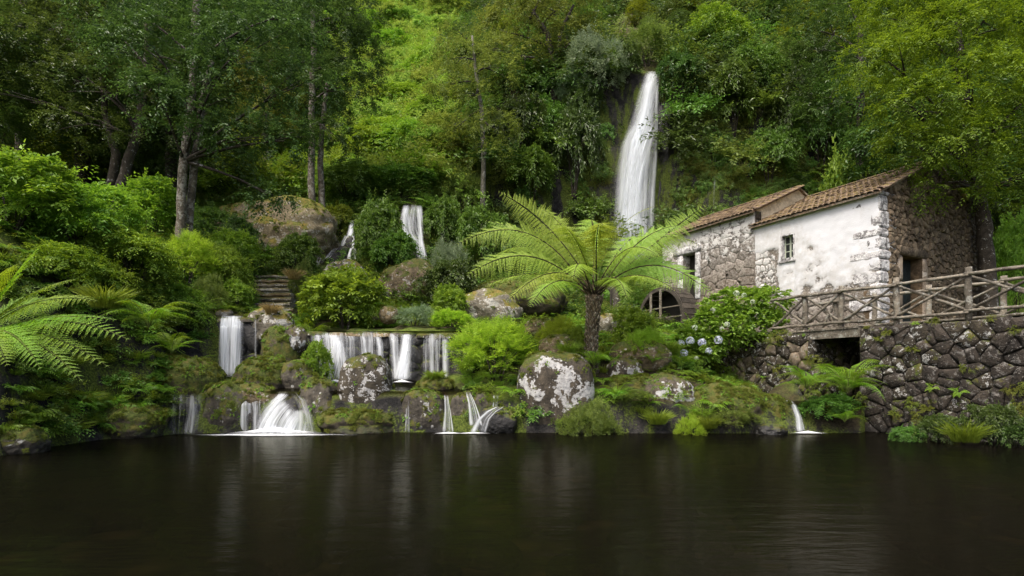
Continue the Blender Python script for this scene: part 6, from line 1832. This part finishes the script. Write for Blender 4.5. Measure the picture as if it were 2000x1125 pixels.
keep = np.array([fnoise(p * np.array((1, 1, .4)), .55, 3, 3) > -.22 for p in P])
P, Nn = P[keep], Nn[keep]
cover('cliff_creeper', 'yellow green moss and creeping plants hanging on the cliff face', [clump('moss_clump', 11, L_MOSSY, 50, .5, .07, .04, droop=.9, up=-.2), clump('moss_clump', 12, L_MOSSY, 60, .5, .06, .035, droop=.8, up=-.2), clump('creeper_clump', 13, L_MID, 34, .6, .12, .06, droop=.7, up=-.1), fern_clump('fern_clump', 14, L_OLIVE, 7, .6)], P, Nn, rg.uniform(.6, 1.3, len(P)), .75, 3)
openz = (fpx > 370) & (fpx < 900)
far1 = ok & (fcen[:, 1] >= 34) & (fn[:, 2] > .3) & (fcen[:, 1] < 95)
P, Nn, rg = sample(far1 & openz, .85, 4)
cover('hillside_scrub', 'pale yellow green scrub and grass over the open sunlit slope', [clump('scrub_clump', 15, L_SCRUB, 70, 1.5, .22, .10), clump('scrub_clump', 16, L_SCRUB, 70, 1.4, .18, .07), clump('scrub_clump', 17, L_BRIGHT, 60, 1.4, .24, .11)], P, Nn, rg.uniform(.7, 1.5, len(P)), .4, 4)
P, Nn, rg = sample(far1 & ~openz, .42, 5)
cover('forest_understorey', 'dark bushes and saplings under the trees on both wooded slopes', [clump('scrub_clump', 18, L_DARK2, 70, 1.6, .24, .11), clump('scrub_clump', 19, L_MID, 70, 1.5, .22, .10), clump('scrub_clump', 20, L_DARK, 70, 1.6, .24, .11), clump('scrub_clump', 21, L_OLIVE, 60, 1.5, .22, .09)], P, Nn, rg.uniform(.8, 1.6, len(P)), .4, 5)
# moss and tiny plants growing on the tops of the boulders
MP, MN = [], []
rgm = np.random.default_rng(91)
bpy.context.view_layer.update()
for o in list(C.objects):
    if not o.name.startswith('boulder') or o.type != 'MESH': continue
    mname = o.data.materials[0].name
    dens = {'basalt_very_mossy': 90, 'basalt_mossy': 55, 'rock_brown': 30, 'rock_pale': 22, 'basalt_lichen': 14, 'basalt_fine_lichen': 14, 'basalt_wet': 8, 'straw_covered_rock': 60}.get(mname, 20)
    if o.location.y > 32: dens *= .15
    elif o.location.y > 21: dens *= .35
    Mx = o.matrix_world; N3 = Mx.to_3x3().inverted().transposed()
    me = o.data
    for p in me.polygons:
        n_ = (N3 @ p.normal).normalized()
        c = Mx @ p.center
        if c.z < .05 or n_.y > .5: continue
        w = max(0.0, min(1.0, (n_.z + .15) / .8)) * (0.25 + max(0, fnoise(c, 1.7, 8, 3) + .25) * 2.0)
        if rgm.random() < p.area * dens * .8 * w: MP.append(tuple(c)); MN.append(tuple(n_))
WP, WN = [], []
for o in C.objects:
    if o.parent and o.parent.name.startswith('retaining_wall') and o.name.split('.')[0] in ('stone', 'cap_stone'):
        Mx = o.matrix_world; co = np.array([v.co for v in o.data.vertices])
        top = Vector(co[np.argmax(co[:, 2])]); c = Mx @ top
        if c.z > .1 and rgm.random() < (.5 if fnoise(c, .9, 4, 3) > .0 else .08):
            WP.append((c.x - .05, c.y - .10, c.z)); WN.append((-.6, -.6, .5))
cover('wall_weeds', 'small ferns, moss and herbs rooted in the joints of the basalt walls', [fern_clump('fern_sprig', 41, L_FERN, 6, .22), clump('moss_tuft', 42, L_MOSSY, 30, .16, .04, .018), clump('moss_tuft', 43, L_MOSSY, 30, .2, .04, .02, droop=.8, up=0)], np.array(WP), np.array(WN), rgm.uniform(.5, 1.2, len(WP)), .6, 8)
cover('moss_tufts', 'fuzzy green moss and tiny plants on the tops of the boulders', [clump('moss_tuft', 31, L_MOSSY, 26, .12, .035, .016), clump('moss_tuft', 32, L_MOSSY, 22, .15, .045, .018, up=.6), clump('moss_tuft', 34, L_MOSSY, 26, .10, .03, .014), clump('herb_tuft', 33, L_BRIGHT, 7, .14, .05, .028)], np.array(MP), np.array(MN), rgm.uniform(.3, .75, len(MP)), .8, 7)
# stones lying on the pool bed, dimly seen through the water
rgp = np.random.default_rng(17)
ST = [boulder_mesh('pool_stone', .5, .42, .26, ROCK_BROWN, 80 + i, 2.3, .18, 3) for i in range(4)]
PP = np.stack([rgp.uniform(-14, 14, 700), rgp.uniform(2.5, 15, 700), np.full(700, -.72)], 1)
cover('pool_stones', 'submerged brown stones on the bed of the pool', ST, PP, np.tile((0, 0, 1.0), (700, 1)), rgp.uniform(.25, 1.3, 700), .5, 18)
